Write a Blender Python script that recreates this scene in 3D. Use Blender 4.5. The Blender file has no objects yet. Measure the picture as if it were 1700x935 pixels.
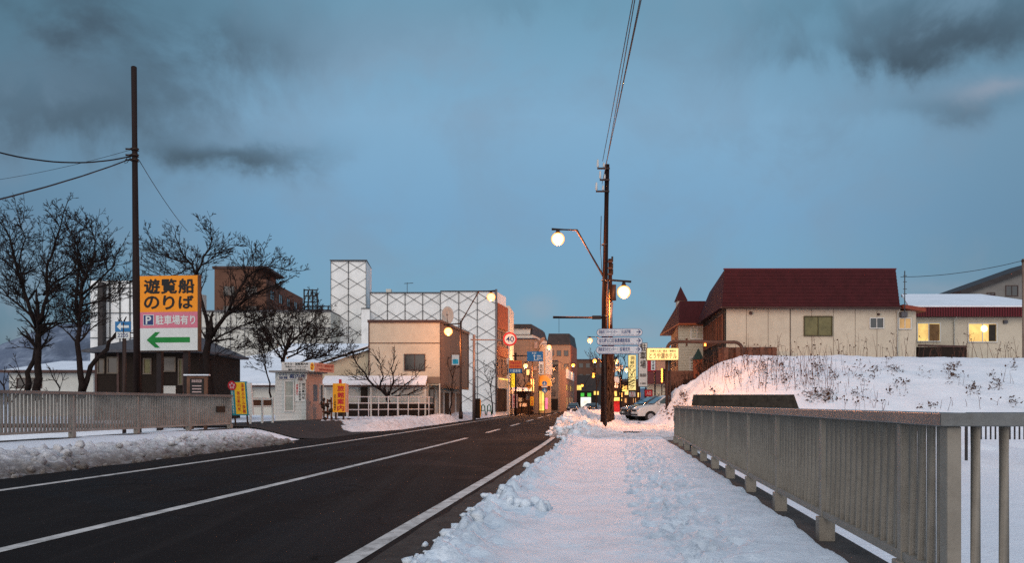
import bpy, math, random
from mathutils import Vector, noise as mnoise
R = math.radians
SC = bpy.context.scene
COL = SC.collection
F = 1400.0; CX = 850.0; HY = 671.0; H = 1.35

# ------------------------------------------------------------------ camera
cam_d = bpy.data.cameras.new('camera'); cam = bpy.data.objects.new('camera', cam_d); COL.objects.link(cam)
cam.location = (0, 0, H); cam.rotation_euler = (R(90), 0, 0)
cam_d.sensor_width = 36; cam_d.lens = 36 * F / 1700.0
cam_d.shift_y = (HY - 467.5) / 1700.0
cam_d.clip_start = .05; cam_d.clip_end = 6000
SC.camera = cam

# ------------------------------------------------------------------ world: dusk sky
w = bpy.data.worlds.new('World'); SC.world = w; w.use_nodes = True
wt = w.node_tree; wt.nodes.clear()
def lin(r, g, b):
    f = lambda c: (c / 255 / 12.92) if c / 255 <= .04045 else ((c / 255 + .055) / 1.055) ** 2.4
    return (f(r), f(g), f(b), 1)
class G:
    """tiny node helper"""
    def __init__(s, t): s.t = t
    def n(s, ty, **k):
        nd = s.t.nodes.new(ty)
        for a, b in k.items(): setattr(nd, a, b)
        return nd
    def put(s, sock, v):
        if isinstance(v, bpy.types.NodeSocket): s.t.links.new(v, sock)
        elif v is not None: sock.default_value = v
    def m(s, op, a, b=None, c=None, clamp=False):
        nd = s.n('ShaderNodeMath', operation=op, use_clamp=clamp)
        s.put(nd.inputs[0], a); s.put(nd.inputs[1], b)
        if c is not None: s.put(nd.inputs[2], c)
        return nd.outputs[0]
    def mix(s, f, a, b, bt='MIX'):
        nd = s.n('ShaderNodeMix', data_type='RGBA', blend_type=bt)
        s.put(nd.inputs[0], f); s.put(nd.inputs[6], a); s.put(nd.inputs[7], b)
        return nd.outputs[2]
    def noise(s, vec, scale, detail=4, rough=.55, dist=0):
        nd = s.n('ShaderNodeTexNoise'); s.put(nd.inputs['Vector'], vec)
        nd.inputs['Scale'].default_value = scale; nd.inputs['Detail'].default_value = detail
        nd.inputs['Roughness'].default_value = rough; nd.inputs['Distortion'].default_value = dist
        return nd.outputs[0]
    def ramp(s, f, stops):
        nd = s.n('ShaderNodeValToRGB'); s.put(nd.inputs[0], f)
        el = nd.color_ramp.elements
        while len(el) < len(stops): el.new(.5)
        for e, (p, c) in zip(el, stops):
            e.position = p; e.color = c if len(c) == 4 else (*c, 1)
        return nd.outputs[0]
    def rng(s, v, a, b, c=0., d=1.):
        nd = s.n('ShaderNodeMapRange', interpolation_type='SMOOTHSTEP'); s.put(nd.inputs[0], v)
        for i, q in enumerate((a, b, c, d)): nd.inputs[i + 1].default_value = q
        return nd.outputs[0]
g = G(wt)
tc = g.n('ShaderNodeTexCoord').outputs['Generated']
sep = g.n('ShaderNodeSeparateXYZ'); wt.links.new(tc, sep.inputs[0])
sx, sy, sz = sep.outputs
ya = g.m('MAXIMUM', g.m('ABSOLUTE', sy), .12)
U = g.m('DIVIDE', sx, ya); V = g.m('DIVIDE', sz, ya)
n1 = g.noise(tc, 3.0, 7, .58, .4); n2 = g.noise(tc, 8.0, 6, .58, .3)
nw = g.m('SUBTRACT', n1, .5)
def blob(px, py, wx, wy, k, warp=.28):
    u0 = (px - CX) / F; v0 = (HY - py) / F
    du = g.m('DIVIDE', g.m('SUBTRACT', g.m('ADD', U, g.m('MULTIPLY', nw, warp * 1.3)), u0), wx / F)
    dv = g.m('DIVIDE', g.m('SUBTRACT', g.m('ADD', V, g.m('MULTIPLY', g.m('SUBTRACT', n2, .5), warp)), v0), wy / F)
    r = g.m('ADD', g.m('MULTIPLY', du, du), g.m('MULTIPLY', dv, dv))
    return g.m('MULTIPLY', g.m('EXPONENT', g.m('MULTIPLY', r, -1.0)), k)
base = g.ramp(V, [(0, lin(130, 170, 186)), (.09, lin(106, 155, 184)), (.22, lin(112, 157, 193)), (.34, lin(124, 167, 199)), (.47, lin(106, 152, 179)), (.9, lin(86, 120, 155))])
left_dim = g.rng(U, -.66, -.15, .60, 1.0)
base = g.mix(1.0, base, left_dim, 'MULTIPLY')
right_dim = g.rng(U, .25, .64, 1.0, .70)
base = g.mix(1.0, base, right_dim, 'MULTIPLY')
dark = blob(110, 5, 320, 80, .80, .22)
for a in ((60, 160, 190, 60, .55), (250, 190, 130, 90, .45), (380, 60, 150, 40, .35, .15), (420, 252, 110, 26, .8, .12), (300, 250, 60, 20, .3, .1), (330, 100, 140, 60, .35), (1580, 30, 290, 62, .85, .24), (1420, 90, 130, 25, .5, .15), (1600, 175, 110, 26, .45, .1),
          (900, 20, 130, 35, .2), (40, 620, 300, 60, .35), (1330, 180, 150, 60, .12)):
    dark = g.m('ADD', dark, blob(*a))
dark = g.m('MULTIPLY', dark, g.rng(n2, .3, .66, .35, 1.1))
dark = g.m('MINIMUM', dark, 1.0)
soft = g.m('MULTIPLY', g.rng(n2, .40, .72), .34)
light = blob(1640, 150, 60, 16, .55, .1)
for a in ((890, 520, 34, 20, .35, .06), (1060, 545, 45, 22, .25, .06), (60, 560, 60, 26, .3, .08), (1560, 480, 90, 14, .3, .06), (60, 470, 120, 40, .2), (700, 60, 200, 60, .12)):
    light = g.m('ADD', light, blob(*a))
base = g.mix(soft, base, lin(120, 140, 162))
base = g.mix(dark, base, lin(56, 74, 90))
base = g.mix(g.m('MINIMUM', light, 1.0), base, lin(150, 156, 172))
# the brighter after-sunset half of the sky lies behind the camera
back = g.rng(sy, .25, -.95); low = g.rng(sz, -.1, .75, 1.0, .45)
glow = g.mix(g.m('MULTIPLY', back, low), (0, 0, 0, 1), (1.10, .95, .84, 1))
top = g.mix(g.rng(sz, .5, 1.0), (0, 0, 0, 1), (.30, .36, .42, 1))
addn = g.mix(1.0, g.mix(1.0, base, glow, 'ADD'), top, 'ADD')
sky = g.n('ShaderNodeTexSky', sky_type='NISHITA', sun_disc=False)
sky.sun_elevation = R(2); sky.sun_rotation = R(190); sky.altitude = 80
skyc = g.mix(1.0, sky.outputs[0], (.02, .02, .02, 1), 'MULTIPLY')
fin = g.mix(1.0, addn, skyc, 'ADD')
bg = g.n('ShaderNodeBackground'); wt.links.new(fin, bg.inputs[0]); bg.inputs[1].default_value = .98
wo = g.n('ShaderNodeOutputWorld'); wt.links.new(bg.outputs[0], wo.inputs[0])

# ------------------------------------------------------------------ dusk "sun": broad glow from behind the camera
sd = bpy.data.lights.new('dusk_glow', 'SUN'); sd.energy = .85; sd.angle = R(40); sd.color = (1, .86, .73)
so = bpy.data.objects.new('dusk_glow', sd); COL.objects.link(so); so.rotation_euler = (R(62), 0, R(-14))
vs = SC.view_settings; vs.view_transform = 'Standard'; vs.look = 'None'; vs.exposure = .03; vs.gamma = 1; vs.use_curve_mapping = False
SC.render.engine = 'CYCLES'
try:
    SC.cycles.use_denoising = False; SC.cycles.sample_clamp_indirect = 3.0; SC.cycles.max_bounces = 5
    SC.cycles.caustics_reflective = False; SC.cycles.caustics_refractive = False
except Exception: pass

# ------------------------------------------------------------------ helpers
def X(px, Y): return (px - CX) / F * Y
def Z(py, Y): return H + (HY - py) / F * Y
def PT(px, py, Y): return Vector((X(px, Y), Y, Z(py, Y)))
def WX(px, Y): return (X(px, Y), Y)

def tag(o, label=None, cat=None, group=None, kind=None):
    if label: o['label'] = label
    if cat: o['category'] = cat
    if group: o['group'] = group
    if kind: o['kind'] = kind
    return o
def thing(name, label, cat, loc=(0, 0, 0), group=None):
    o = bpy.data.objects.new(name, None); o.empty_display_size = .3; COL.objects.link(o)
    o.location = loc
    return tag(o, label, cat, group)
def wloc(o):
    v = Vector((0, 0, 0))
    while o is not None: v += Vector(o.location); o = o.parent
    return v
class MB:
    def __init__(s, A=None, B=None):
        s.v = []; s.f = []; s.sm = []
        if A is not None:
            a = Vector((A[0], A[1])); b = Vector((B[0], B[1])); d = (b - a).normalized()
            s.o = a; s.d = d; s.nn = Vector((d.y, -d.x))
        else: s.o = None
    def T(s, p):
        if s.o is None: return (p[0], p[1], p[2])
        q = s.o + s.d * p[0] + s.nn * p[1]
        return (q.x, q.y, p[2])
    def add(s, vs, fs, smooth=False):
        k = len(s.v); s.v += [s.T(p) for p in vs]
        s.f += [tuple(i + k for i in f) for f in fs]; s.sm += [smooth] * len(fs)
    def box(s, x0, x1, y0, y1, z0, z1):
        s.add([(x0, y0, z0), (x1, y0, z0), (x1, y1, z0), (x0, y1, z0), (x0, y0, z1), (x1, y0, z1), (x1, y1, z1), (x0, y1, z1)],
              [(0, 3, 2, 1), (4, 5, 6, 7), (0, 1, 5, 4), (1, 2, 6, 5), (2, 3, 7, 6), (3, 0, 4, 7)])
    def prism(s, poly, z0, z1, top=None):
        n = len(poly); top = top or poly
        zs0 = z0 if isinstance(z0, (list, tuple)) else [z0] * n
        zs1 = z1 if isinstance(z1, (list, tuple)) else [z1] * n
        s.add([(p[0], p[1], a) for p, a in zip(poly, zs0)] + [(p[0], p[1], a) for p, a in zip(top, zs1)],
              [tuple(range(n))[::-1], tuple(range(n, 2 * n))] + [(i, (i + 1) % n, n + (i + 1) % n, n + i) for i in range(n)])
    def quad(s, *p): s.add(list(p), [tuple(range(len(p)))])
    def slab(s, pts, off):
        """thick sheet: polygon pts (3d), thickness vector off"""
        n = len(pts); off = Vector(off)
        s.add([tuple(p) for p in pts] + [tuple(Vector(p) + off) for p in pts],
              [tuple(range(n))[::-1], tuple(range(n, 2 * n))] + [(i, (i + 1) % n, n + (i + 1) % n, n + i) for i in range(n)])
    def tube(s, pts, rad, n=6, caps=True):
        pts = [Vector(s.T(p)) for p in pts]; m = len(pts)
        if not isinstance(rad, (list, tuple)): rad = [rad] * m
        k = len(s.v); ref = None
        for i, p in enumerate(pts):
            t = (pts[min(i + 1, m - 1)] - pts[max(i - 1, 0)])
            if t.length < 1e-9: t = Vector((0, 0, 1))
            t.normalize()
            if ref is None: ref = Vector((1, 0, 0)) if abs(t.x) < .8 else Vector((0, 1, 0))
            a = t.cross(ref)
            if a.length < 1e-4: a = t.cross(Vector((.3, .9, .2)))
            a.normalize(); b = t.cross(a); ref = b.cross(t) * 1.0
            for j in range(n):
                q = 2 * math.pi * j / n
                c = p + (a * math.cos(q) + b * math.sin(q)) * rad[i]
                s.v.append((c.x, c.y, c.z))
        for i in range(m - 1):
            for j in range(n):
                j2 = (j + 1) % n
                s.f.append((k + i * n + j, k + i * n + j2, k + (i + 1) * n + j2, k + (i + 1) * n + j)); s.sm.append(n > 4)
        if caps:
            s.f.append(tuple(k + j for j in range(n))[::-1]); s.sm.append(False)
            s.f.append(tuple(k + (m - 1) * n + j for j in range(n))); s.sm.append(False)
    def sphere(s, c, r, nu=16, nv=10, sc=(1, 1, 1)):
        vs = []; fs = []
        for i in range(nv + 1):
            th = math.pi * i / nv
            for j in range(nu):
                ph = 2 * math.pi * j / nu
                vs.append((c[0] + r * sc[0] * math.sin(th) * math.cos(ph), c[1] + r * sc[1] * math.sin(th) * math.sin(ph), c[2] + r * sc[2] * math.cos(th)))
        for i in range(nv):
            for j in range(nu):
                fs.append((i * nu + j, (i + 1) * nu + j, (i + 1) * nu + (j + 1) % nu, i * nu + (j + 1) % nu))
        s.add(vs, fs, True)
    def build(s, name, m, parent=None, bevel=0):
        off = wloc(parent) if parent is not None else Vector((0, 0, 0))
        me = bpy.data.meshes.new(name)
        me.from_pydata([(a - off.x, b - off.y, c - off.z) for a, b, c in s.v], [], s.f)
        me.polygons.foreach_set('use_smooth', s.sm)
        me.materials.append(m); me.validate(); me.update()
        o = bpy.data.objects.new(name, me); COL.objects.link(o)
        if parent is not None: o.parent = parent
        if bevel:
            bv = o.modifiers.new('bevel', 'BEVEL'); bv.width = bevel; bv.segments = 2; bv.limit_method = 'ANGLE'; bv.angle_limit = R(40)
        return o
def copy_tree(o, parent=None):
    c = o.copy(); COL.objects.link(c); c.parent = parent
    for ch in [q for q in list(o.children)]: copy_tree(ch, c)
    return c

# lettering --------------------------------------------------------------
_tc = {}
def glyphs(txt, bold):
    k = (txt, bold)
    if k not in _tc:
        c = bpy.data.curves.new('lettering', 'FONT'); c.body = txt; c.offset = bold; c.resolution_u = 3
        o = bpy.data.objects.new('lettering', c); COL.objects.link(o)
        bpy.context.view_layer.update()
        m = bpy.data.meshes.new_from_object(o.evaluated_get(bpy.context.evaluated_depsgraph_get()))
        vs = [(v.co.x, v.co.y) for v in m.vertices]; fs = [tuple(p.vertices) for p in m.polygons]
        bpy.data.objects.remove(o); bpy.data.curves.remove(c); bpy.data.meshes.remove(m)
        _tc[k] = (vs, fs)
    return _tc[k]
def write(mb, txt, s0, s1, z0, z1, n, bold=.012, vertical=False, keep=False):
    if vertical:
        ch = list(txt); h = (z1 - z0) / len(ch)
        for i, c in enumerate(ch):
            a = z1 - (i + 1) * h
            if c != ' ':
                if c == 'ー': write(mb, '|', s0 + (s1 - s0) * .42, s0 + (s1 - s0) * .58, a + h * .08, a + h * .92, n, bold)
                else: write(mb, c, s0, s1, a + h * .07, a + h * .93, n, bold)
        return
    ex = 0
    if bold > .013 and keep is not None and txt != '|':   # heavy strokes: shifted layers, so that dense characters do not fill up
        wpc = (s1 - s0) / max(1, len(txt)); ex = min(wpc, z1 - z0) * bold * .9
        for k, (a, c) in enumerate(((-ex, 0), (ex, 0), (0, ex), (0, -ex))): write(mb, txt, s0 + a, s1 + a, z0 + c, z1 + c, n + .0007 * (k + 1), .004, False, None)
        bold = .004
    vs, fs = glyphs(txt, bold)
    if not vs: return
    xs = [v[0] for v in vs]; ys = [v[1] for v in vs]
    ax, bx, ay, by = min(xs), max(xs), min(ys), max(ys)
    kx = (s1 - s0) / max(bx - ax, 1e-6); kz = (z1 - z0) / max(by - ay, 1e-6)
    if keep: kx = kz = min(kx, kz)
    ox = s0 + ((s1 - s0) - kx * (bx - ax)) / 2; oz = z0 + ((z1 - z0) - kz * (by - ay)) / 2
    mb.add([(ox + (x - ax) * kx, n, oz + (y - ay) * kz) for x, y in vs], fs)

# materials --------------------------------------------------------------
_mats = {}
def mat(name, col, rough=.7, var=.12, scale=2.0, bump=0.0, bscale=20., metal=0., dirt=0., dcol=(.12, .1, .09), spec=.2, stretch=None, coord='Object', vscale=None):
    if name in _mats: return _mats[name]
    m = bpy.data.materials.new(name); m.use_nodes = True; t = m.node_tree; h = G(t)
    b = t.nodes['Principled BSDF']; co = h.n('ShaderNodeTexCoord').outputs[coord]
    if stretch:
        mp = h.n('ShaderNodeMapping'); t.links.new(co, mp.inputs[0]); mp.inputs['Scale'].default_value = stretch; co = mp.outputs[0]
    nz = h.noise(co, scale, 6, .62); c4 = (*col[:3], 1)
    lo = tuple(max(0, c * (1 - var * 1.6)) for c in col[:3]) + (1,); hi = tuple(min(1, c * (1 + var * 1.2)) for c in col[:3]) + (1,)
    c = h.ramp(nz, [(.25, lo), (.5, c4), (.78, hi)])
    if dirt:
        dn = h.noise(co, scale * 2.7, 8, .7, .4)
        c = h.mix(h.m('MULTIPLY', h.rng(dn, .42, .72), dirt), c, (*dcol, 1))
    t.links.new(c, b.inputs['Base Color'])
    b.inputs['Roughness'].default_value = rough; b.inputs['Metallic'].default_value = metal
    b.inputs['Specular IOR Level'].default_value = spec
    if bump:
        bn = h.noise(co, bscale, 6, .6); bp = h.n('ShaderNodeBump'); bp.inputs['Strength'].default_value = 1; bp.inputs['Distance'].default_value = bump
        t.links.new(bn, bp.inputs['Height']); t.links.new(bp.outputs[0], b.inputs['Normal'])
    _mats[name] = m
    return m
def emit(name, col, k, edge=None, noise=None, var=.3):
    if name in _mats: return _mats[name]
    m = bpy.data.materials.new(name); m.use_nodes = True; t = m.node_tree; h = G(t)
    b = t.nodes['Principled BSDF']; b.inputs['Base Color'].default_value = (*[c * .6 for c in col], 1); b.inputs['Roughness'].default_value = .4
    c = (*col, 1)
    if noise:
        nz = h.noise(h.n('ShaderNodeTexCoord').outputs['Object'], noise, 3, .5)
        c = h.ramp(nz, [(.3, tuple(q * (1 - var) for q in col)), (.7, tuple(min(1, q * (1 + var)) for q in col))])
    if edge:
        lw = h.n('ShaderNodeLayerWeight'); lw.inputs[0].default_value = .5
        c = h.mix(h.rng(lw.outputs['Facing'], .30, .72), c, (*edge, 1)); b.inputs['Base Color'].default_value = (.02, .015, .01, 1)
    if isinstance(c, tuple): b.inputs['Emission Color'].default_value = c
    else: t.links.new(c, b.inputs['Emission Color'])
    b.inputs['Emission Strength'].default_value = k
    _mats[name] = m
    return m
def height_dirt(m, z0, z1, col, sc):
    t = m.node_tree; h = G(t); b = t.nodes['Principled BSDF']; l = b.inputs['Base Color'].links[0].from_socket
    co = h.n('ShaderNodeTexCoord').outputs['Object']; sp = h.n('ShaderNodeSeparateXYZ'); t.links.new(co, sp.inputs[0])
    nz = h.noise(co, sc, 7, .7, .3); f = h.m('MULTIPLY', h.rng(h.m('ADD', sp.outputs[2], h.m('MULTIPLY', h.m('SUBTRACT', nz, .5), .7)), z1, z0), h.rng(nz, .25, .6, .55, 1.0))
    t.links.new(h.mix(f, l, (*col, 1)), b.inputs['Base Color'])
def fbm(x, y, z=0., o=4, s=1.):
    return mnoise.fractal(Vector((x * s, y * s, z)), 1.0, 2.1, o)
def sstep(a, b, v):
    t = max(0., min(1., (v - a) / (b - a))); return t * t * (3 - 2 * t)
def lerp_table(tb, v):
    if v <= tb[0][0]: return tb[0][1]
    for (a, p), (b, q) in zip(tb, tb[1:]):
        if v <= b: return p + (q - p) * (v - a) / (b - a)
    return tb[-1][1]
# ------------------------------------------------------------------ terrain
def Xc(y):
    q = (y - 30) / 6
    sp = (q if q > 20 else math.log(1 + math.exp(q))) * 6
    return .12214 * y - .032 * sp
CREST = [(7.0, .28), (7.9, .3), (8.25, .6), (8.7, 1.15), (9.2, 1.8), (10.4, 2.95), (11.3, 3.55), (12.2, 3.85), (15, 3.82), (27, 3.68), (60, 3.7)]
def T(x, y):
    u = x - Xc(y)
    if u < -11.6:
        z = -.1 + .55 * sstep(-11.6, -13.8, u)
        z -= 1.15 * sstep(-15.0, -17.5, u) * (1 - sstep(27.5, 31.5, y))
        return z
    if u < -1.2 and x < 7 + max(0, y - 60): return -.12
    z = -.12 + .4 * sstep(-1.2, .5, u) * sstep(30, 38, y)
    if y < 40: z -= .6 * sstep(1.9, 3.2, u) * (1 - sstep(24, 30, y))
    xs = x - max(0, y - 46) * .06 - 1.5 * sstep(46.8, 49.5, y)
    xs -= .38 * max(0, y - 58)
    c = lerp_table(CREST, xs)
    if xs > 7.0 and u > 2.4:
        z = z + (c - z) * sstep(27.5, 44.5, y)
    return z
def road_streaks(m):
    t = m.node_tree; h = G(t); b = t.nodes['Principled BSDF']; l = b.inputs['Base Color'].links[0].from_socket
    co = h.n('ShaderNodeTexCoord').outputs['Object']; mp = h.n('ShaderNodeMapping'); t.links.new(co, mp.inputs[0])
    mp.inputs['Rotation'].default_value = (0, 0, .1216); mp.inputs['Scale'].default_value = (1.1, .045, 1)
    a = h.noise(mp.outputs[0], 1.0, 6, .6, .6); c = h.mix(h.m('MULTIPLY', h.rng(a, .48, .68), .75), l, (.024, .021, .020, 1))
    p = h.noise(co, .22, 3, .5, 1.0); wet = h.rng(p, .5, .62); c = h.mix(h.m('MULTIPLY', wet, .55), c, (.007, .006, .0065, 1))
    v = h.n('ShaderNodeTexVoronoi', feature='DISTANCE_TO_EDGE'); v.inputs['Scale'].default_value = .35
    wv = h.n('ShaderNodeVectorMath', operation='ADD'); t.links.new(co, wv.inputs[0]); ns = h.n('ShaderNodeTexNoise'); ns.inputs['Scale'].default_value = 1.5; t.links.new(co, ns.inputs['Vector']); t.links.new(ns.outputs[1], wv.inputs[1]); t.links.new(wv.outputs[0], v.inputs['Vector'])
    c = h.mix(h.m('MULTIPLY', h.rng(v.outputs[0], .012, .004), h.rng(p, .42, .5)), c, (.003, .003, .003, 1))
    t.links.new(c, b.inputs['Base Color']); t.links.new(h.rng(wet, 0, 1, .92, .78), b.inputs['Roughness'])
snow = mat('snow', (.80, .84, .90), .6, .05, .7, .05, 9, dirt=.10, dcol=(.5, .53, .58))
snow_dirty = mat('dirty_snow', (.76, .76, .79), .8, .2, 1.8, .07, 14, dirt=.5, dcol=(.12, .09, .075)); height_dirt(snow_dirty, .06, .44, (.11, .085, .07), 3.5)
snow_roof = mat('roof_snow', (.78, .83, .90), .6, .05, .5, .02, 5, dirt=.25, dcol=(.45, .48, .52))
asphalt = mat('asphalt', (.009, .0078, .008), .9, .35, .35, .004, 220, dirt=.35, dcol=(.018, .015, .014), spec=.1); road_streaks(asphalt)
asphalt2 = mat('shoulder_asphalt', (.028, .023, .021), .8, .3, 1.2, .004, 160, dirt=.4, dcol=(.065, .05, .042), spec=.25)
paint = mat('road_paint', (.58, .55, .52), .7, .25, 1.6, dirt=.8, dcol=(.14, .13, .12))

def grid(name, cols, rows, fn, m, kind='structure', smooth=True):
    b = MB(); n = len(cols)
    for r in rows:
        for c in cols: b.v.append(fn(c, r))
    for i in range(len(rows) - 1):
        for j in range(n - 1):
            b.f.append((i * n + j, i * n + j + 1, (i + 1) * n + j + 1, (i + 1) * n + j)); b.sm.append(smooth)
    o = b.build(name, m)
    if kind: o['kind'] = kind
    return o
def fr(a, b, st):
    r = []; v = a
    while v < b - 1e-6: r.append(v); v += st
    r.append(b); return r
cols = [-900, -400, -200, -120, -90, -70, -60, -50, -45, -40] + fr(-38, -18, 1.5)[:-1] + fr(-18, 4, .4)[:-1] + fr(4, 12, .5)[:-1] + fr(12, 40, 1.5) + [50, 70, 100, 160, 300, 900]
rows = [-80, -40, -20, -10, -5] + fr(0, 60, .6)[:-1] + fr(60, 120, 3)[:-1] + fr(120, 300, 12) + [400, 600, 900, 1500]
def gf(u, y):
    x = Xc(y) + u; z = T(x, y)
    if 29.2 < y < 48 and 8 < x < 45: z -= .25
    if y > 20: z += .03 * fbm(x, y, 0, 3, .5)
    return (x, y, z)
grid('snow_ground', cols, rows, gf, snow)
# distant snowy hill on the left skyline
def hillf(a, v):
    x = a; h = 62 * math.exp(-((a + 560) / 130) ** 2) + 48 * math.exp(-((a + 380) / 170) ** 2) + 20 + 5 * fbm(a, 0, 3, 5, .012)
    return (x, 900 + v * 160, h * math.sin(v * math.pi / 2) * (1 + .12 * fbm(a, v * 60, 1, 4, .03)))
hillm = mat('hill_rock', (.10, .13, .19), .9, .35, .012, dirt=.8, dcol=(.30, .36, .46))
grid('hills', fr(-1100, 900, 18), fr(0, 1, .08), hillf, hillm)

# ------------------------------------------------------------------ road
rd_rows = fr(-10, 60, 1.0)[:-1] + fr(60, 330, 5)
grid('road', fr(-11.75, -1.0, 1.0), rd_rows, lambda u, y: (Xc(y) + u, y, 0.0), asphalt)
bm_ = MB()
def strip(u0, u1, y0, y1, z=.006, st=1.5):
    ys = fr(y0, y1, st); k = len(bm_.v)
    for y in ys: bm_.v += [(Xc(y) + u0, y, z), (Xc(y) + u1, y, z)]
    for i in range(len(ys) - 1):
        bm_.f.append((k + 2 * i, k + 2 * i + 1, k + 2 * i + 3, k + 2 * i + 2)); bm_.sm.append(False)
strip(-9.63, -9.46, 2, 240)
strip(-2.36, -2.18, 2, 34.5)
strip(-5.73, -5.56, 2, 33.2)
for a, b_ in ((39.3, 44.8), (51.3, 57.8), (64.6, 72.2), (78.5, 88), (96, 107), (115, 128), (138, 152), (162, 178), (190, 210)): strip(-5.74, -5.56, a, b_)
tag(bm_.build('road_markings', paint), kind='structure')
grid('road_shoulder', [-2.10, -1.9, -1.7, -1.5], fr(1, 36, .5), lambda u, y: (Xc(y) + u + .05 * fbm(0, y, 4, 3, 1.2), y, .004), mat('grey_shoulder', (.050, .043, .038), .85, .35, 2.5, .01, 60, dirt=.7, dcol=(.016, .013, .012), spec=.2))
def side(u, v):
    y1 = 36.3 + 14 * sstep(-17.4, -15.4, u); y0 = 31.6 + 1.2 * sstep(-14, -11.6, u)
    y = y0 + (y1 - y0) * v; x = Xc(y) + u
    return (x, y, max(T(x, y) + .05, .004 + (0 if u > -11.7 else .01)))
grid('side_road', fr(-40, -19, 1.5)[:-1] + fr(-19, -11.2, .3), fr(0, 1, .04), side, asphalt2)

# ------------------------------------------------------------------ pavement snow and snow banks
def rows_geo(a, b, k):
    r = [a]
    while r[-1] < b: r.append(r[-1] * k)
    r[-1] = b; return r
def lump(x, y, s, p=1.0):
    v = mnoise.noise(Vector((x * s, y * s, 3.3)));  return abs(v) ** p
prng = random.Random(8); PRINTS = {}
for lane, w_ in ((.85, .16), (.45, .14), (.65, .22)):
    yy = 1.5 + prng.random(); sd_ = 1
    while yy < 32:
        yy += prng.uniform(.32, .42); sd_ = -sd_
        if prng.random() < .85: 
            p_ = (lane + sd_ * .11 + prng.gauss(0, w_ * .5), yy, prng.gauss(0, .25), prng.uniform(.045, .08))
            for q_ in (int(yy * 2) - 1, int(yy * 2), int(yy * 2) + 1): PRINTS.setdefault(q_, []).append(p_)
def footprint(u, y):
    z = 0
    for (pu, py_, an, dp) in PRINTS.get(int(y * 2), ()):
        du = u - pu; dy = y - py_
        if abs(du) > .2 or abs(dy) > .28: continue
        a = du * math.cos(an) - dy * math.sin(an); b_ = du * math.sin(an) + dy * math.cos(an)
        r_ = (a / .062) ** 2 + (b_ / .145) ** 2; z += -dp * math.exp(-r_ ** 2 * .7) + dp * .35 * math.exp(-((math.sqrt(r_) - 1.45) / .3) ** 2)
    return z
def sidewalk(u, y):
    x = Xc(y) + u
    e = -1.66 + .10 * fbm(0, y, 1, 4, 1.1) + .08 * sstep(10, 3, y)
    z = .205 * sstep(e, e + .34, u)
    edge = math.exp(-((u - e - .35) / .32) ** 2)
    z += edge * (.14 * lump(x, y, 2.6) + .17 * lump(x, y, 5.5) + .10 * lump(x, y, 11))
    uw = u + .22 * fbm(x, y, 13, 3, .9); tr = sstep(-.1, .5, uw) * (1 - sstep(.95, 1.35, uw)) * (.75 + .5 * fbm(x, y, 11, 3, .8))
    z += tr * (-.035 + .075 * lump(x, y, 5) + .03 * lump(x, y, 11) + .02 * fbm(x, y, 5, 4, 9))
    z += footprint(u, y)
    z += .022 * fbm(x, y, 0, 4, 1.3) + .010 * fbm(x, y, 2, 4, 7) * sstep(e, e + .2, u)
    mid = math.exp(-((u + .45) / .3) ** 2); z -= mid * .03
    r = 1.74 + .06 * fbm(0, y, 7, 3, 1.5)
    z = z * (1 - sstep(r - .05, r + .1, u)) + .03 * sstep(r - .05, r + .1, u)
    if u < e: z = -.03
    z += sstep(28, 36, y) * .1 * sstep(e, e + .5, u)
    return (x, y, z)
snow_path = mat('pavement_snow', (.70, .77, .84), .55, .10, 1.1, .022, 18, dirt=.5, dcol=(.44, .50, .57))
grid('pavement_snow', fr(-2.05, 1.94, .036), rows_geo(1.4, 35.5, 1.0115), sidewalk, snow_path)
snow_pile = mat('ploughed_snow', (.74, .76, .80), .65, .1, 1.6, .09, 11, dirt=.35, dcol=(.36, .34, .34)); height_dirt(snow_pile, .04, .30, (.16, .13, .115), 4)
EDGE2 = [(28, -1.5), (32, -1.75), (35, -2.5), (42, -2.7), (54, -2.4), (130, -2.2)]
HT2 = [(28, 0), (31, .06), (35, .16), (40, .28), (46, .36), (60, .42), (90, .35), (130, .3)]
def pile(u, y):
    x = Xc(y) + u; e = lerp_table(EDGE2, y) + .25 * fbm(0, y, 9, 4, .8); h = lerp_table(HT2, y)
    z = .24 * sstep(e, e + .5, u) + (h * 1.15) * math.exp(-((u - e - .85) / .5) ** 2) * sstep(e - .1, e + .5, u)
    z += .10 * math.exp(-((u + .1) / .5) ** 2 - ((y - 39) / 2.5) ** 2)
    z += .30 * math.exp(-((u - .45) / .42) ** 2 - ((y - 43.5) / 2.6) ** 2)
    z += .25 * sstep(3.0, 4.6, u) * sstep(30, 34, y)
    k = sstep(e, e + .4, u) * (.35 + .65 * sstep(.4, -.6, u))
    z += k * (.30 * lump(x, y, 1.7) + .42 * lump(x, y, 3.3) + .28 * lump(x, y, 6.5) - .12) * sstep(28, 33, y)
    z += .03 * fbm(x, y, 0, 3, 2)
    z *= sstep(28, 29.5, y) * .95 + .05
    if u < e: z = -.05
    return (x, y, z)
grid('roadside_snow', fr(-3.2, 4.8, .075), fr(28, 50, .10)[:-1] + rows_geo(50, 130, 1.012), pile, snow_pile)
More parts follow.
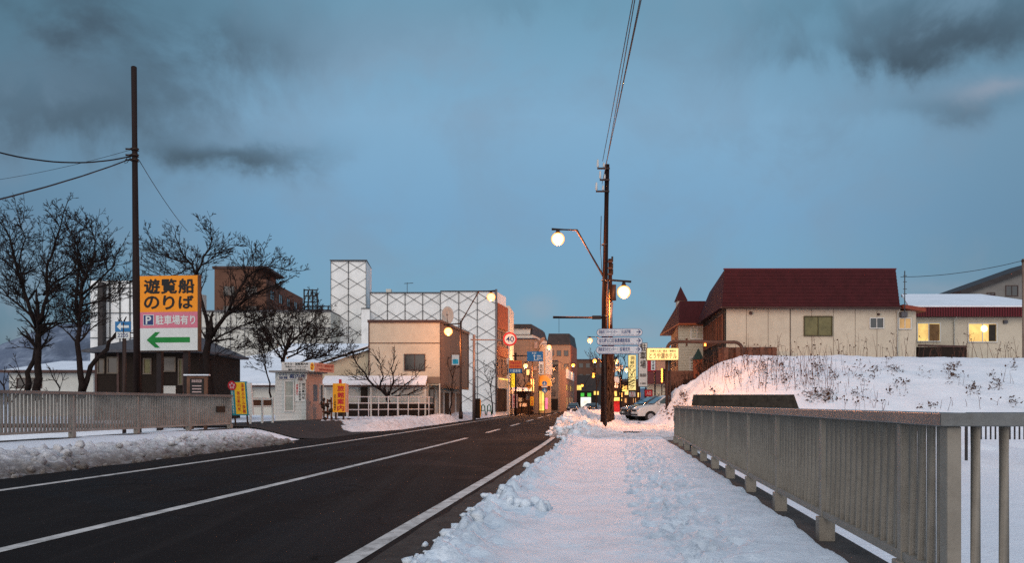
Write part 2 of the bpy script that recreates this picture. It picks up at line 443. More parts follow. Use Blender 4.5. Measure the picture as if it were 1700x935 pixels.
def leftbank(u, y):
    x = Xc(y) + u
    e = -10.98 + .16 * fbm(0, y, 4, 4, .9) - .9 * sstep(28.6, 31.2, y)
    k = 1 - sstep(28.8, 31.4, y); d = e - u
    z = sstep(0, 1.15, d) * .17 * k + .1 * math.exp(-((d - 1.4) / .5) ** 2) * k
    z += sstep(0, .3, d) * k * (.16 * lump(x, y, 1.8) + .22 * lump(x, y, 4) + .08 * lump(x, y, 9) - .05)
    z += .02 * sstep(.0, .1, d) * k
    if u < -13.0: z = z * sstep(-13.75, -13.0, u) + .33 * (1 - sstep(-13.75, -13.0, u)) * (1)
    if d < 0 or (k < .02 and u > -13.6): z = -.08
    return (x, y, z)
grid('left_snow_bank', fr(-13.8, -10.6, .055), fr(5, 32, .085), leftbank, snow_dirty)
def leftbank2(u, y):
    x = Xc(y) + u
    e = -10.75 - .0 * y + .2 * fbm(0, y, 4, 4, .5) - 1.5 * (1 - sstep(38, 44, y)); d = e - u
    k = sstep(38, 43, y) * (.75 + .25 * fbm(0, y, 8, 2, .25)); w = 1.9
    z = (.62 * sstep(0, .8, d) - .3 * sstep(1.3, 2.6, d)) * k + T(x, y) * sstep(1.6, 2.6, d) * .45
    z += sstep(0, .3, d) * k * (.16 * lump(x, y, 1.5) + .2 * lump(x, y, 3.3) + .06 * lump(x, y, 8) - .04)
    if d < 0: z = -.08
    return (x, y, z)
snow_mid = mat('roadside_slush_snow', (.72, .73, .76), .7, .12, 1.3, .06, 12, dirt=.45, dcol=(.2, .16, .14))
grid('roadside_snow_bank', fr(-14.4, -10.3, .08), fr(38, 70, .16)[:-1] + rows_geo(70, 175, 1.01), leftbank2, snow_mid)
def bankf(x, y):
    z = T(x, y) + .09 * fbm(x, y, 0, 4, .6) + .05 * lump(x, y, 2.5) * sstep(30, 34, y) + .03 * fbm(x, y, 2, 3, 3)
    z += .45 * math.exp(-((x - 8.9) / .6) ** 2 - ((y - 46.8) / 1.0) ** 2) + .25 * math.exp(-((x - 8.0) / .5) ** 2 - ((y - 47) / 1) ** 2)
    if x < 10: z += (.25 * lump(x, y, 2.2) + .16 * lump(x, y, 5)) * sstep(7.5, 8.3, x)
    return (x, y, z + .02 - .35 * (1 - sstep(27.5, 28.7, y)))
grid('snowy_bank', fr(6.9, 12, .12)[:-1] + fr(12, 45, .3), fr(27.5, 48.5, .2), bankf, snow)
crng = random.Random(19); ck = MB()
def chunk(x, y, z, r):
    rx = [crng.uniform(.7, 1.25) for _ in range(3)]; vs = []; fs_ = []; nu, nv = 8, 5; o = crng.uniform(0, 50)
    for i in range(nv + 1):
        th = math.pi * i / nv
        for j in range(nu):
            ph = 2 * math.pi * j / nu; d = Vector((math.sin(th) * math.cos(ph), math.sin(th) * math.sin(ph), math.cos(th))); q = r * (1 + .55 * mnoise.noise(d * 1.6 + Vector((o, 0, 0))))
            vs.append((x + d.x * q * rx[0], y + d.y * q * rx[1], z + d.z * q * rx[2] * .8))
    for i in range(nv):
        for j in range(nu): fs_.append((i * nu + j, (i + 1) * nu + j, (i + 1) * nu + (j + 1) % nu, i * nu + (j + 1) % nu))
    ck.add(vs, fs_, True)
for k in range(420):
    y = 1.9 * (17 ** crng.random()); u = -1.62 + crng.gauss(0, .09) + (.35 * crng.random() ** 3); s_ = crng.uniform(.012, .05) * (1 if crng.random() < .85 else 1.9)
    x, _, z = sidewalk(u, y); chunk(x, y, max(z, .004) + s_ * .35, s_)
for k in range(9): u = -1.12 + k * .05 + crng.gauss(0, .02); y = 9.1 + crng.gauss(0, .12); x, _, z = sidewalk(u, y); chunk(x, y, z + .02, crng.uniform(.04, .09))
for k in range(90):
    y = crng.uniform(29, 46); u = lerp_table(EDGE2, y) + crng.uniform(-.15, .9); x, _, z = pile(u, y); chunk(x, y, max(z, 0.02) + .03, crng.uniform(.05, .16))
tag(ck.build('snow_chunks', snow_path), 'broken snow chunks scattered along the ploughed edge of the pavement', 'snow chunks', kind='stuff'); ck = MB()
for k in range(170):
    y = crng.uniform(9, 31); u = -10.95 - crng.random() ** 2 * 2.0 + crng.gauss(0, .08); x, _, z = leftbank(u, y); chunk(x, y, max(z, .004) + .02, crng.uniform(.03, .13))
tag(ck.build('dirty_snow_chunks', snow_dirty), 'dirty frozen snow chunks along the far roadside bank', 'snow chunks', kind='stuff')
# a slab of icy slush on the asphalt, and concrete copings under the two railings
conc_dark = mat('dark_concrete', (.07, .06, .055), .85, .3, 3, .01, 40)
b = MB()
for y in fr(1.6, 30, 1.0)[:-1]: b.prism([(Xc(y) + 1.76, y), (Xc(y) + 2.12, y), (Xc(y + 1) + 2.12, y + 1), (Xc(y + 1) + 1.76, y + 1)], -.4, .12)
tag(b.build('kerb_right', conc_dark), kind='structure')

# ------------------------------------------------------------------ bridge railings
rail_m = mat('painted_rail_steel', (.25, .225, .19), .5, .12, 2.2, .002, 60, dirt=.3, dcol=(.12, .10, .08), metal=.1)
rail_l = mat('pale_rail_steel', (.31, .285, .255), .6, .18, 2.2, .003, 60, dirt=.4, dcol=(.15, .125, .10), metal=.1)
rail_m2 = mat('rail_cap_steel', (.16, .165, .165), .38, .2, 2.5, .002, 50, dirt=.45, dcol=(.09, .08, .07), metal=.25)
plaque_m = mat('bronze_plaque', (.02, .018, .016), .4, .2, 8, metal=.5)
def railing(root, pts, z0, ztop, sp, rail_m, bar_w=.05, bar_sp=.148, bar_d=.04, cap=(.19, .085)):
    """pts: polyline (x,y); one panel per bay between posts"""
    # cap and lower rail follow the whole polyline
    capb = MB(); low = MB()
    def offs(k, w):
        out = []
        for i, p in enumerate(pts):
            a = Vector(pts[max(i - 1, 0)]); c = Vector(pts[min(i + 1, len(pts) - 1)]); p = Vector(p)
            d1 = (p - a).normalized() if (p - a).length > 1e-6 else (c - p).normalized()
            d2 = (c - p).normalized() if (c - p).length > 1e-6 else d1
            n = (Vector((d1.y, -d1.x)) + Vector((d2.y, -d2.x))).normalized(); sc = 1 / max(.5, n.dot(Vector((d1.y, -d1.x))))
            out.append((p + n * w * sc))
        return out
    def ribbon(mb, w, za, zb, z_bev=0):
        L = offs(0, -w / 2); Rr = offs(0, w / 2)
        for i in range(len(pts) - 1):
            mb.prism([tuple(L[i]), tuple(Rr[i]), tuple(Rr[i + 1]), tuple(L[i + 1])], za, zb)
    ribbon(capb, cap[0], ztop - cap[1], ztop); ribbon(low, .07, z0 + .14, z0 + .20)
    capb.build('top_rail', rail_m2, root, bevel=.006); low.build('bottom_rail', rail_m, root)
    for i in range(len(pts) - 1):
        A = Vector(pts[i]); B = Vector(pts[i + 1]); Ln = (B - A).length
        n = max(1, round(Ln / sp)); st = Ln / n
        for k in range(n):
            # post
            p = MB(tuple(A), tuple(B)); s = k * st
            p.box(s - .04, s + .04, -.045, .045, z0 + .0, ztop - cap[1]); p.box(s - .07, s + .07, -.07, .07, z0 - .1, z0 + .14)
            p.build('post', rail_m, root, bevel=.008)
            q = MB(tuple(A), tuple(B)); nb = max(1, int((st - .12) / bar_sp)); g_ = (st - .12) / nb
            for j in range(nb):
                c = s + .06 + (j + .5) * g_
                q.tube([(c, 0, z0 + .20), (c, 0, ztop - cap[1] - .001)], bar_w / 2, 8, False)
            q.build('baluster_panel', rail_m, root)
    A = Vector(pts[-2]); B = Vector(pts[-1]); p = MB(tuple(A), tuple(B)); s = (B - A).length
    p.box(s - .08, s, -.045, .045, z0, ztop - cap[1]); p.box(s - .14, s + .02, -.08, .08, z0 - .1, z0 + .14)
    p.build('post', rail_m, root, bevel=.008)
ua = 1.90
pr = [(X(1121.5, 26.6), 26.6), (Xc(5.5) + ua, 5.5), (X(1572, 4.72) + .02, 4.72), (6.8, 4.66)]
rt = thing('bridge_railing', 'grey steel railing along the snowy pavement on the right bridge side', 'railing', (pr[0][0], pr[0][1], .12))
railing(rt, pr, .19, 1.30, 2.08, rail_m, bar_w=.054, cap=(.17, .075))
b = MB(pr[0], pr[1]); b.box(.10, .22, .06, .075, .82, .98); b.build('plaque', plaque_m, rt)
pl = [(-13.75 + Xc(15.0) - .75, 15.0), (X(383, 31), 31.0)]
pl = [(X(0, 20) + (X(383, 31) - X(0, 20)) / 11 * -6, 14.0), (X(383, 31), 31.0)]
lt = thing('bridge_railing', 'grey steel railing on the far side of the road beside the dirty snow bank', 'railing', (pl[0][0], pl[0][1], .46))
railing(lt, pl, .46, 1.68, 3.1, rail_l, bar_w=.075, bar_sp=.13)
b = MB(pl[0], pl[1]); Lr = (Vector(pl[1]) - Vector(pl[0])).length; b.box(Lr - 1.15, Lr - .55, .055, .08, 1.05, 1.27); b.build('plaque', plaque_m, lt)
b = MB(pl[0], pl[1]); b.box(-1, Lr + .5, -.35, .28, -.5, .455); tag(b.build('kerb_left', conc_dark), kind='structure')
# white concrete abutment strip / far river fence beyond the right railing
fence_m = mat('dark_fence_steel', (.03, .028, .03), .6, .2, 4)
fr_ = thing('river_fence', 'low dark picket fence across the snow beyond the right railing', 'fence', (18, 26, .2))
b = MB((14.0, 26.0), (26.0, 26.0)); b.box(0, 12, -.03, .03, 1.05, 1.09); b.build('top_rail', fence_m, fr_)
b = MB((14.0, 26.0), (26.0, 26.0))
for i in range(81): b.box(i * .148, i * .148 + .035, -.02, .02, .25, 1.05)
b.build('picket_panel', fence_m, fr_)
for i in range(7):
    b = MB((14.0, 26.0), (26.0, 26.0)); b.box(i * 1.95 - .03, i * 1.95 + .04, -.03, .03, -.4, 1.05); b.build('post', fence_m, fr_)
# low wall in the bank
b = MB(); yw = 31.5
wallm = mat('dark_mossy_stone', (.035, .028, .022), .95, .5, 5, .05, 12, dirt=.6, dcol=(.06, .045, .03))
zt = Z(655.5, yw); x0 = X(1143, yw); x1 = X(1342, yw)
b.prism([(x0 - .1, yw), (x1, yw - .2), (x1 - .1, yw + .9), (x0 + .4, yw + .8)], .0, zt, [(x0 + .22, yw + .2), (x1 - .5, yw + .1), (x1 - .5, yw + .9), (x0 + .4, yw + .8)])
tag(b.build('retaining_wall', wallm), 'low dark retaining wall set into the foot of the snowy bank behind the railing', 'wall')
# ------------------------------------------------------------------ street furniture materials
wood_m = mat('creosote_wood', (.024, .012, .010), .95, .3, 1.5, .01, 30, stretch=(3, 3, .4), spec=.12)
iron_m = mat('brown_iron', (.045, .028, .024), .55, .2, 4, metal=.3)
steel_m = mat('galvanised_steel', (.20, .17, .17), .5, .2, 4, metal=.4)
black_m = mat('black_rubber', (.015, .014, .015), .7, .2, 6)
globe_m = emit('lamp_globe_light', (1, .74, .42), 2.6, edge=(.9, .24, .010))
globe_far = emit('distant_lamp_light', (1, .66, .28), 2.3, edge=(.9, .22, .01))
LAMP_W = 1500
globe_or = emit('sodium_lamp_light', (1, .28, .03), 9)
ceram = mat('insulator_ceramic', (.6, .58, .56), .3, .1, 8)

def street_lamp(x, y, z0, side, label, full=True, gm=globe_m, sc=1.0, banner=False):
    """side=+1: the long upper arm reaches to +x"""
    r = thing('street_lamp', label, 'street lamp', (x, y, z0), 'orange globe street lamps along the road')
    Hh = lambda h: z0 + h * sc if full else h
    jz = Hh(6.7) if full else 7.02; t = .45 if not full else .0
    zt = jz + 2.17 * sc
    if full:
        b = MB(); b.tube([(x, y, z0), (x, y, z0 + 1.2 * sc), (x, y, jz + .12)], [.12 * sc, .085 * sc, .075 * sc], 10); b.build('pole', iron_m, r)
        b = MB(); b.tube([(x, y, z0), (x, y, z0 + .5 * sc)], .16 * sc, 10); b.build('pole_base', iron_m, r)
    b = MB(); b.tube([(x, y, jz), (x + side * 1.25 * sc, y, zt), (x + side * 2.38 * sc, y, zt + .04)], .055 * sc, 8); b.build('upper_arm', iron_m, r)
    b = MB(); b.tube([(x + side * .05, y, jz - .06 * sc), (x - side * 1.2 * sc, y, jz - .16 * sc)], .05 * sc, 8); b.build('lower_arm', iron_m, r)
    for gx, gz in ((x + side * 2.1 * sc, zt - .40 * sc), (x - side * .87 * sc, jz - .62 * sc)):
        s = MB(); s.tube([(gx, y, gz + .44 * sc), (gx, y, gz + .28 * sc)], [.07 * sc, .12 * sc], 8); hd = s.build('lamp_socket', iron_m, r)
        if y < 170:
            ld = bpy.data.lights.new('lamp_light', 'POINT'); ld.energy = LAMP_W * (.30 if 50 < y < 70 else 1 if y < 70 else 1.3); ld.color = (1, .34, .10); ld.shadow_soft_size = .12
            lo = bpy.data.objects.new('lamp_light', ld); COL.objects.link(lo); lo.parent = r; lo.location = (gx - x, -.0, gz - .5 * sc - z0)
        s = MB(); s.sphere((gx, y, gz), .305 * sc, 20, 12, (1, 1, .95)); s.build('lamp_globe', gm, hd)
    if banner:
        b = MB(); b.box(x - .62, x - .12, y - .02, y + .02, z0 + 3.75, z0 + 4.45); bb = b.build('banner', mat('pale_banner', (.45, .5, .52), .7, .1), r)
        b = MB((x - .62, y - .02), (x - .12, y - .02)); b.box(.06, .44, .004, .02, z0 + 3.82, z0 + 4.15); b.build('banner_picture', mat('teal_print', (.02, .25, .38), .7, .4, 5), bb)
    return r
# -------- main wooden pole on the right with the lamp arms fixed to it
PY = 38.0; px_ = X(1003.5, PY)
r = thing('utility_pole', 'tall brown wooden pole carrying insulators and two lamp arms at the pavement', 'utility pole', (px_, PY, .2))
b = MB(); b.tube([(X(1002, PY), PY, .1), (X(1004, PY), PY, 6), (X(1008, PY), PY, Z(273, PY))], [.155, .14, .105], 12); b.build('shaft', wood_m, r)
for k, (py, dx) in enumerate(((281, -.42), (300, -.30), (319, -.46))):
    z = Z(py, PY); xx = X(1007.5 - .02 * (py - 273), PY)
    b = MB(); b.box(xx + dx - .02, xx + .12, PY - .18, PY - .11, z - .035, z + .035); ca = b.build('crossarm', iron_m, r)
    for ddx, hh in ((dx, .36), (dx * .35, .22)):
        b = MB(); b.tube([(xx + ddx, PY - .145, z + .03), (xx + ddx, PY - .145, z + .1), (xx + ddx, PY - .145, z + hh), (xx + ddx, PY - .145, z + hh + .05)], [.02, .055, .045, .02], 8); b.build('insulator', ceram, ca)
b = MB(); b.tube([(px_ - .16, PY - .12, 9.8), (px_ - .19, PY - .1, 8.3), (px_ - .12, PY - .12, 7.2)], .016, 5); b.build('riser_wire', black_m, r)
b = MB(); b.tube([(px_ + .2, PY - .05, 3.9), (px_ + .2, PY - .05, 6.5)], .03, 6); b.build('conduit', mat('yellowish_conduit', (.35, .20, .06), .5, .2), r)
for zz in (5.3, 6.9, 8.5): 
    b = MB(); b.tube([(X(1003.6, PY), PY, zz), (X(1003.6, PY), PY, zz + .05)], .152, 12); b.build('steel_band', steel_m, r)
street_lamp(px_, PY - .02, 0, -1, 'nearest and largest twin globe lamp, on arms fixed to the tall wooden pole', full=False)
# steel arm that leaves the pole to the left, traffic arm
r = thing('bracket_arm', 'dark steel arm reaching over the road from the pole, above the blue road sign', 'bracket arm', (px_, PY, Z(527, PY)))
b = MB(); z = Z(527, PY); b.tube([(px_ - .1, PY, z - .02), (X(918, PY), PY, z)], .055, 8); b.build('arm', iron_m, r)
b = MB(); b.box(px_ - .55, px_ - .16, PY - .08, PY + .08, z - .09, z + .07); b.build('arm_clamp', iron_m, r)
b = MB(); b.tube([(X(928, PY), PY, z), (X(928, PY), PY, Z(553, PY))], .008, 4); b.build('hanging_wire', black_m, r)
# second pole just behind
Y2 = 42.5; x2 = X(1013, Y2)
r = thing('utility_pole', 'thinner old wooden pole behind the tall brown pole, wrapped in bare vines', 'utility pole', (x2, Y2, .3))
b = MB(); b.tube([(X(1011, Y2), Y2, .2), (x2, Y2, 4), (X(1013, Y2), Y2, Z(430, Y2))], [.17, .15, .10], 10); b.build('shaft', wood_m, r)
for py in (435, 446, 456):
    b = MB(); b.box(X(1006, Y2), X(1017, Y2), Y2 - .15, Y2 - .08, Z(py, Y2) - .04, Z(py, Y2) + .04); ca = b.build('crossarm', iron_m, r)
    b = MB(); b.tube([(X(1016, Y2), Y2 - .12, Z(py, Y2)), (X(1016, Y2), Y2 - .12, Z(py, Y2) + .25)], .05, 6); b.build('insulator', black_m, ca)
b = MB(); b.tube([(X(1018, Y2), Y2 - .2, Z(474, Y2)), (X(1018, Y2), Y2 - .2, Z(500, Y2))], .13, 10); b.build('transformer_case', iron_m, r)
b = MB(); b.tube([(X(1014, Y2), Y2 - .2, Z(503, Y2)), (X(1012, Y2), Y2 - .2, Z(540, Y2))], .10, 8); b.build('cable_box', steel_m, r)
rv = random.Random(5); b = MB()
for k in range(26):
    pts = []; a = rv.uniform(0, 6.3); zz = .3
    while zz < rv.uniform(3.0, 5.6):
        pts.append((X(1012, Y2) + math.cos(a) * rv.uniform(.16, .26), Y2 + math.sin(a) * rv.uniform(.16, .26), zz)); a += rv.uniform(-.9, .9); zz += rv.uniform(.2, .45)
    if len(pts) > 2: b.tube(pts, rv.uniform(.02, .05), 4)
b.build('dead_vines', mat('dead_vine', (.05, .03, .02), .9, .4, 6), r)

# wires from the right pole over the camera
wire_m = mat('wire', (.02, .022, .028), .6, .1)
def wire(label, a, b_, sag, rad=.012, group=None, n=18):
    a = Vector(a); b_ = Vector(b_); pts = []
    for i in range(n + 1):
        t = i / n; p = a.lerp(b_, t); p.z -= sag * 4 * t * (1 - t); pts.append(tuple(p))
    m = MB(); m.tube(pts, rad, 5); o = m.build('overhead_wire', wire_m)
    return tag(o, label, 'wire', group)
for k, (xa, za, xb) in enumerate(((X(1000, PY), Z(278, PY), 1.45), (X(1003.5, PY), Z(297, PY), 1.25), (X(999, PY), Z(316, PY), 1.65), (X(1004, PY), Z(290, PY), 1.75))):
    wire(('power wire from the top left insulator of the tall right pole', 'power wire from the lowest insulator beside the shaft of the right pole', 'power wire from the lowest outer left insulator of the right pole', 'power wire from the middle insulator of the right pole, last on its right')[k], (xa, PY - .14, za + .25), (xb + .0, -8, 12.1 - .0 * k), .25, .014, 'power wires above the right pole')

# -------- left pole
LY = 26.0
r = thing('utility_pole', 'tall bare reddish wooden pole left of the orange sign', 'utility pole', (X(229, LY), LY, .3))
b = MB(); b.tube([(X(229, LY), LY, -.2), (X(226, LY), LY, 5), (X(222.3, LY), LY, Z(111, LY)), (X(222.3, LY), LY, Z(110, LY))], [.125, .11, .085, .06], 12); b.build('shaft', mat('old_red_wood', (.020, .011, .010), .8, .3, 1.5, .01, 30, stretch=(3, 3, .4)), r)
for py in (248, 258, 266):
    b = MB(); b.tube([(X(224, LY), LY, Z(py, LY) - .03), (X(224, LY), LY, Z(py, LY) + .03)], .125, 10); bd = b.build('steel_band', iron_m, r)
    b = MB(); b.tube([(X(224, LY) - .1, LY - .05, Z(py, LY)), (X(224, LY) - .26, LY - .05, Z(py, LY))], .03, 6); b.build('hook', iron_m, bd)
b = MB(); pc = [(X(212, LY) + .1 * math.cos(t * .9), LY, Z(266, LY) + .1 * math.sin(t * 1.1) - .0) for t in range(9)]; b.tube(pc, .012, 4); b.build('wire_coil', wire_m, r)
wire('thick black cable swinging left from the tall bare pole, nearly level', (X(218, LY), LY, Z(259, LY)), (X(-40, 21), 21, Z(242, 21)), .30, .022)
wire('black cable sloping down to the left from the tall bare pole', (X(216, LY), LY, Z(264, LY)), (X(-60, 17), 17, Z(345, 17)), .08, .020)
wire('hair-thin wire sloping left from the top hook of the bare pole', (X(219, LY), LY, Z(248, LY)), (X(-30, 30), 30, Z(302, 30)), .10, .007)
wire('thin guy wire running down right from the tall bare pole into the tree', (X(231, LY), LY, Z(266, LY)), (X(312, 37), 37, Z(385, 37)), .12, .011)
wire('thin wire in the sky over the red-trimmed wing at the far right', (X(1495, 54), 54, Z(460, 54)), (X(1705, 50), 50, Z(431, 50)), .25, .018)

# -------- colours for signs
s_orange = mat('sign_orange', (.80, .27, .015), .5, .06, 3); s_pink = mat('sign_pink', (.55, .16, .22), .5, .06, 3)
s_white = mat('sign_white', (.60, .62, .60), .5, .06, 3, dirt=.12, dcol=(.4, .4, .4)); s_black = mat('sign_black', (.012, .012, .013), .5, .1, 3)
s_green = mat('sign_green', (.01, .19, .035), .5, .1, 3); s_navy = mat('sign_navy', (.02, .04, .14), .5, .1, 3)
s_blue = mat('sign_blue', (.02, .14, .32), .5, .1, 3); s_red = mat('sign_red', (.45, .02, .03), .5, .1, 3)
s_teal = mat('sign_teal', (.02, .22, .26), .6, .1, 3); s_yellow = mat('sign_yellow', (.85, .47, .02), .5, .08, 3)
s_brown = mat('sign_brown', (.10, .05, .03), .7, .2, 4)
def panel(mb_A, mb_B, s0, s1, z0, z1, n0, n1, name, m, parent):
    b = MB(mb_A, mb_B); b.box(s0, s1, n0, n1, z0, z1); return b.build(name, m, parent)
def text_part(A, B, items, n, m, parent, name='lettering', bold=.012):
    b = MB(A, B)
    for it in items: write(b, it[0], it[1], it[2], it[3], it[4], n, it[6] if len(it) > 6 else bold, it[5] if len(it) > 5 else False)
    return b.build(name, m, parent)

# -------- orange sightseeing boat board
BY = 30.6; A = (X(230, BY), BY + .1); B = (X(330, BY), BY - .12); W = (Vector(B) - Vector(A)).length
zt = Z(458, BY); zb = Z(582, BY); hh = zt - zb
r = thing('billboard', 'orange, pink and white board with black Japanese lettering and a green arrow', 'billboard', (A[0], BY, .4))
z1 = zt - hh * .485; z2 = zt - hh * .70
po = panel(A, B, 0, W, z1, zt, -.12, 0, 'orange_panel', s_orange, r)
pp = panel(A, B, 0, W, z2, z1 - .002, -.12, 0, 'pink_panel', s_pink, r)
pw = panel(A, B, 0, W, zb, z2 - .002, -.12, 0, 'white_panel', s_white, r)
W_ = lambda f: W * f
zz = lambda f: zt - hh * f
text_part(A, B, [('遊', W_(.08), W_(.345), zz(.235), zz(.045)), ('覧', W_(.375), W_(.64), zz(.235), zz(.045)), ('船', W_(.675), W_(.94), zz(.235), zz(.045)),
                 ('の', W_(.08), W_(.335), zz(.44), zz(.275)), ('り', W_(.41), W_(.60), zz(.45), zz(.27)), ('ば', W_(.68), W_(.925), zz(.44), zz(.27))], .006, s_black, po, bold=.04)
panel(A, B, W_(.06), W_(.245), zz(.665), zz(.52), .002, .006, 'parking_border', s_white, pp); panel(A, B, W_(.07), W_(.235), zz(.657), zz(.528), .007, .010, 'parking_square', s_navy, pp)
text_part(A, B, [('P', W_(.11), W_(.20), zz(.645), zz(.54))], .014, s_white, pp, 'parking_letter', .04)
text_part(A, B, [('駐車場有り', W_(.28), W_(.96), zz(.655), zz(.53))], .006, s_white, pp, bold=.024)
b = MB(A, B); za = (zz(.755) + zz(.965)) / 2; ah = hh * .105
b.add([(W_(.12), .006, za), (W_(.27), .006, za + ah), (W_(.355), .006, za + ah), (W_(.265), .006, za + ah * .34), (W_(.87), .006, za + ah * .34), (W_(.87), .006, za - ah * .34), (W_(.265), .006, za - ah * .34), (W_(.355), .006, za - ah), (W_(.27), .006, za - ah)], [(0, 1, 2, 3, 4, 5, 6, 7, 8)])
b.build('green_arrow', s_green, pw)
panel(A, B, -.03, W + .05, zb - .04, zt + .03, -.2, -.124, 'back_frame', s_brown, r)
panel(A, B, W + .002, W + .07, zb - .03, zt + .02, -.122, .0, 'side_edge', s_brown, r)
for f in (.28, .75):
    b = MB(A, B); b.box(W * f - .09, W * f + .09, -.38, -.21, -.2, zt - .1); b.build('post', mat('black_post', (.02, .014, .014), .7, .2), r)
for f in (.33, .64):
    b = MB(A, B); b.tube([(W * f, -.06, zt), (W * f, -.06, zt + .05)], .03, 6); b.build('eye_bolt', steel_m, r)
# blue arrow sign
SY = 29; A = (X(191, SY), SY); B = (X(217, SY), SY); W = (Vector(B) - Vector(A)).length
r = thing('route_sign', 'small blue sign with white left arrow above a number plate 2205', 'road sign', (X(206, SY), SY, .4))
b = MB(); b.tube([(X(205, SY), SY + .06, -.2), (X(205, SY), SY + .06, Z(536, SY))], .07, 8); b.build('post', iron_m, r)
pb = panel(A, B, 0, W, Z(551, SY), Z(534, SY), -.03, 0, 'blue_plate', s_blue, r)
z0 = Z(542.5, SY); b = MB(A, B); k = .14
b.add([(.06, .004, z0), (.20, .004, z0 + k), (.20, .004, z0 + .045), (W - .06, .004, z0 + .045), (W - .06, .004, z0 - .045), (.20, .004, z0 - .045), (.20, .004, z0 - k)], [(0, 1, 2, 3, 4, 5, 6)])
b.build('arrow', s_white, pb)
pn = panel(A, B, .04, W - .04, Z(562, SY), Z(551.5, SY), -.03, 0, 'number_plate', s_white, r)
text_part(A, B, [('2205', .09, W - .09, Z(560, SY), Z(553.5, SY))], .004, s_navy, pn, bold=.02)

# yellow and teal banner board, leaning
SY = 33.5
def tilted(A, B, lean):
    """frame with in-plane lean: returns builder whose s gets lean*(z-z0)"""
    return A, B
A = (X(384, SY), SY); B = (X(410, SY), SY - .15); W = (Vector(B) - Vector(A)).length; z0 = Z(690, SY); z1 = Z(634, SY); hz = z1 - z0
r = thing('leaning_signboard', 'yellow and teal signboard leaning sideways at the end of the left railing', 'signboard', (A[0], SY, z0))
def lean(mb, k=-.075):
    mb.v = [(x + k * (z - z0), y, z) for x, y, z in mb.v]; return mb
def lp(s0, s1, za, zb_, n0, n1, name, m, par): b = MB(A, B); b.box(s0, s1, n0, n1, za, zb_); return lean(b).build(name, m, par)
bd = lp(.05, W + .12, z0, z1, -.10, 0, 'board', s_teal, r); ye = lp(W * .36, W + .06, z0 + .05, z1 - .03, .002, .006, 'yellow_face', s_yellow, bd)
lp(W + .122, W + .30, z0 + .02, z1 - .05, -.12, -.02, 'white_side', s_white, r)
b = MB(A, B)
for (tx, a, c, p, q) in (('温泉ホテル旅館', W * .78, W * .98, .06, .95), ('宿泊案内所', W * .45, W * .65, .12, .72)): write(b, tx, a + .03, c + .03, z0 + hz * p, z0 + hz * q, .009, .02, True)
lean(b).build('red_lettering', s_red, bd)
b = MB(A, B); write(b, '洞爺湖温泉観光協会', W * .13, W * .24, z0 + hz * .05, z0 + hz * .72, .004, .02, True); lean(b).build('white_lettering', s_white, bd)
b = MB(A, B); b.tube([(W * .22, .004, z1 - .16), (W * .22, .02, z1 - .16)], .19, 16); em = lean(b).build('red_emblem', s_red, bd)
b = MB(A, B)
for k in range(5):
    t = k * 1.2566 + .3; cx_, cz_ = W * .22 + .09 * math.cos(t), z1 - .16 + .09 * math.sin(t); b.tube([(cx_, .021, cz_), (cx_, .024, cz_)], .045, 8)
lean(b).build('petals', mat('pale_pink', (.6, .35, .38), .6, .1), em)
for s in (.1, W): lp(s, s + .05, z0 - .42, z0, -.08, -.03, 'leg', iron_m, r)
# brown notice board
SY = 30; A = (X(310, SY), SY); B = (X(344, SY), SY); W = (Vector(B) - Vector(A)).length
r = thing('notice_board', 'brown wooden notice board with white lettering behind the left railing', 'notice board', (A[0], SY, .45))
b = MB(A, B); b.box(0, W, -.08, 0, Z(662, SY), Z(624, SY)); fb = b.build('board', mat('board_brown', (.14, .07, .045), .7, .25, 5), r)
b = MB(A, B); b.box(.12, W - .12, .003, .02, Z(657, SY), Z(629, SY)); b.build('dark_field', s_black, r)
b = MB(A, B); write(b, '洞爺湖温泉', .18, W - .18, Z(635.5, SY), Z(630.5, SY), .024, .02)
b.build('lettering', mat('faded_pink', (.5, .36, .34), .6, .1), fb)
for k in range(3): b = MB(A, B); b.box(.2, W - .2, .021, .024, Z(642 + k * 5, SY), Z(640.4 + k * 5, SY)); b.build('text_strip', mat('faded_pink', (1, 1, 1)), fb)
for s in (.08, W - .16): b = MB(A, B); b.box(s, s + .1, -.2, -.1, .0, Z(640, SY)); b.build('post', s_brown, r)
b = MB(A, B); b.box(-.08, W + .08, -.1, .1, Z(624, SY), Z(622, SY)); b.build('snow_cap', snow_roof, r)

# -------- kiosk
KY = 45.0; kx0, kx1 = X(457, KY), X(508, KY); kz0 = .45; kz1 = Z(619, KY)
A = (kx0, KY); B = (kx1, KY); W = kx1 - kx0; C2 = (X(535.5, 46.9), 46.9); D2 = (C2[0] - W, C2[1] + .9)
kio = thing('information_kiosk', 'small white information kiosk with Japanese signboards on its roof and side', 'kiosk', (kx0, KY, kz0))
sid = mat('kiosk_siding', (.50, .52, .50), .6, .05, 3); sidp = mat('kiosk_pink_siding', (.42, .30, .26), .6, .08, 3)
b = MB(); b.prism([A, B, C2, (kx0 + .35, KY + 2.4)], kz0 - .4, kz1); bod = b.build('wall', sid, kio)
b = MB(A, B)
for k in range(1, 12): b.box(0, W, .001, .012, kz0 + k * .2 + .0, kz0 + k * .2 + .165)
b.build('clapboards', sid, kio)
b = MB(); b.prism([(kx0 - .25, KY - .35), (kx1 + .2, KY - .45), (C2[0] + .3, C2[1] - .1), (kx0 + .1, KY + 2.7)], kz1 + .002, kz1 + .1); b.build('roof', mat('kiosk_roof', (.2, .2, .2), .7, .2), kio)
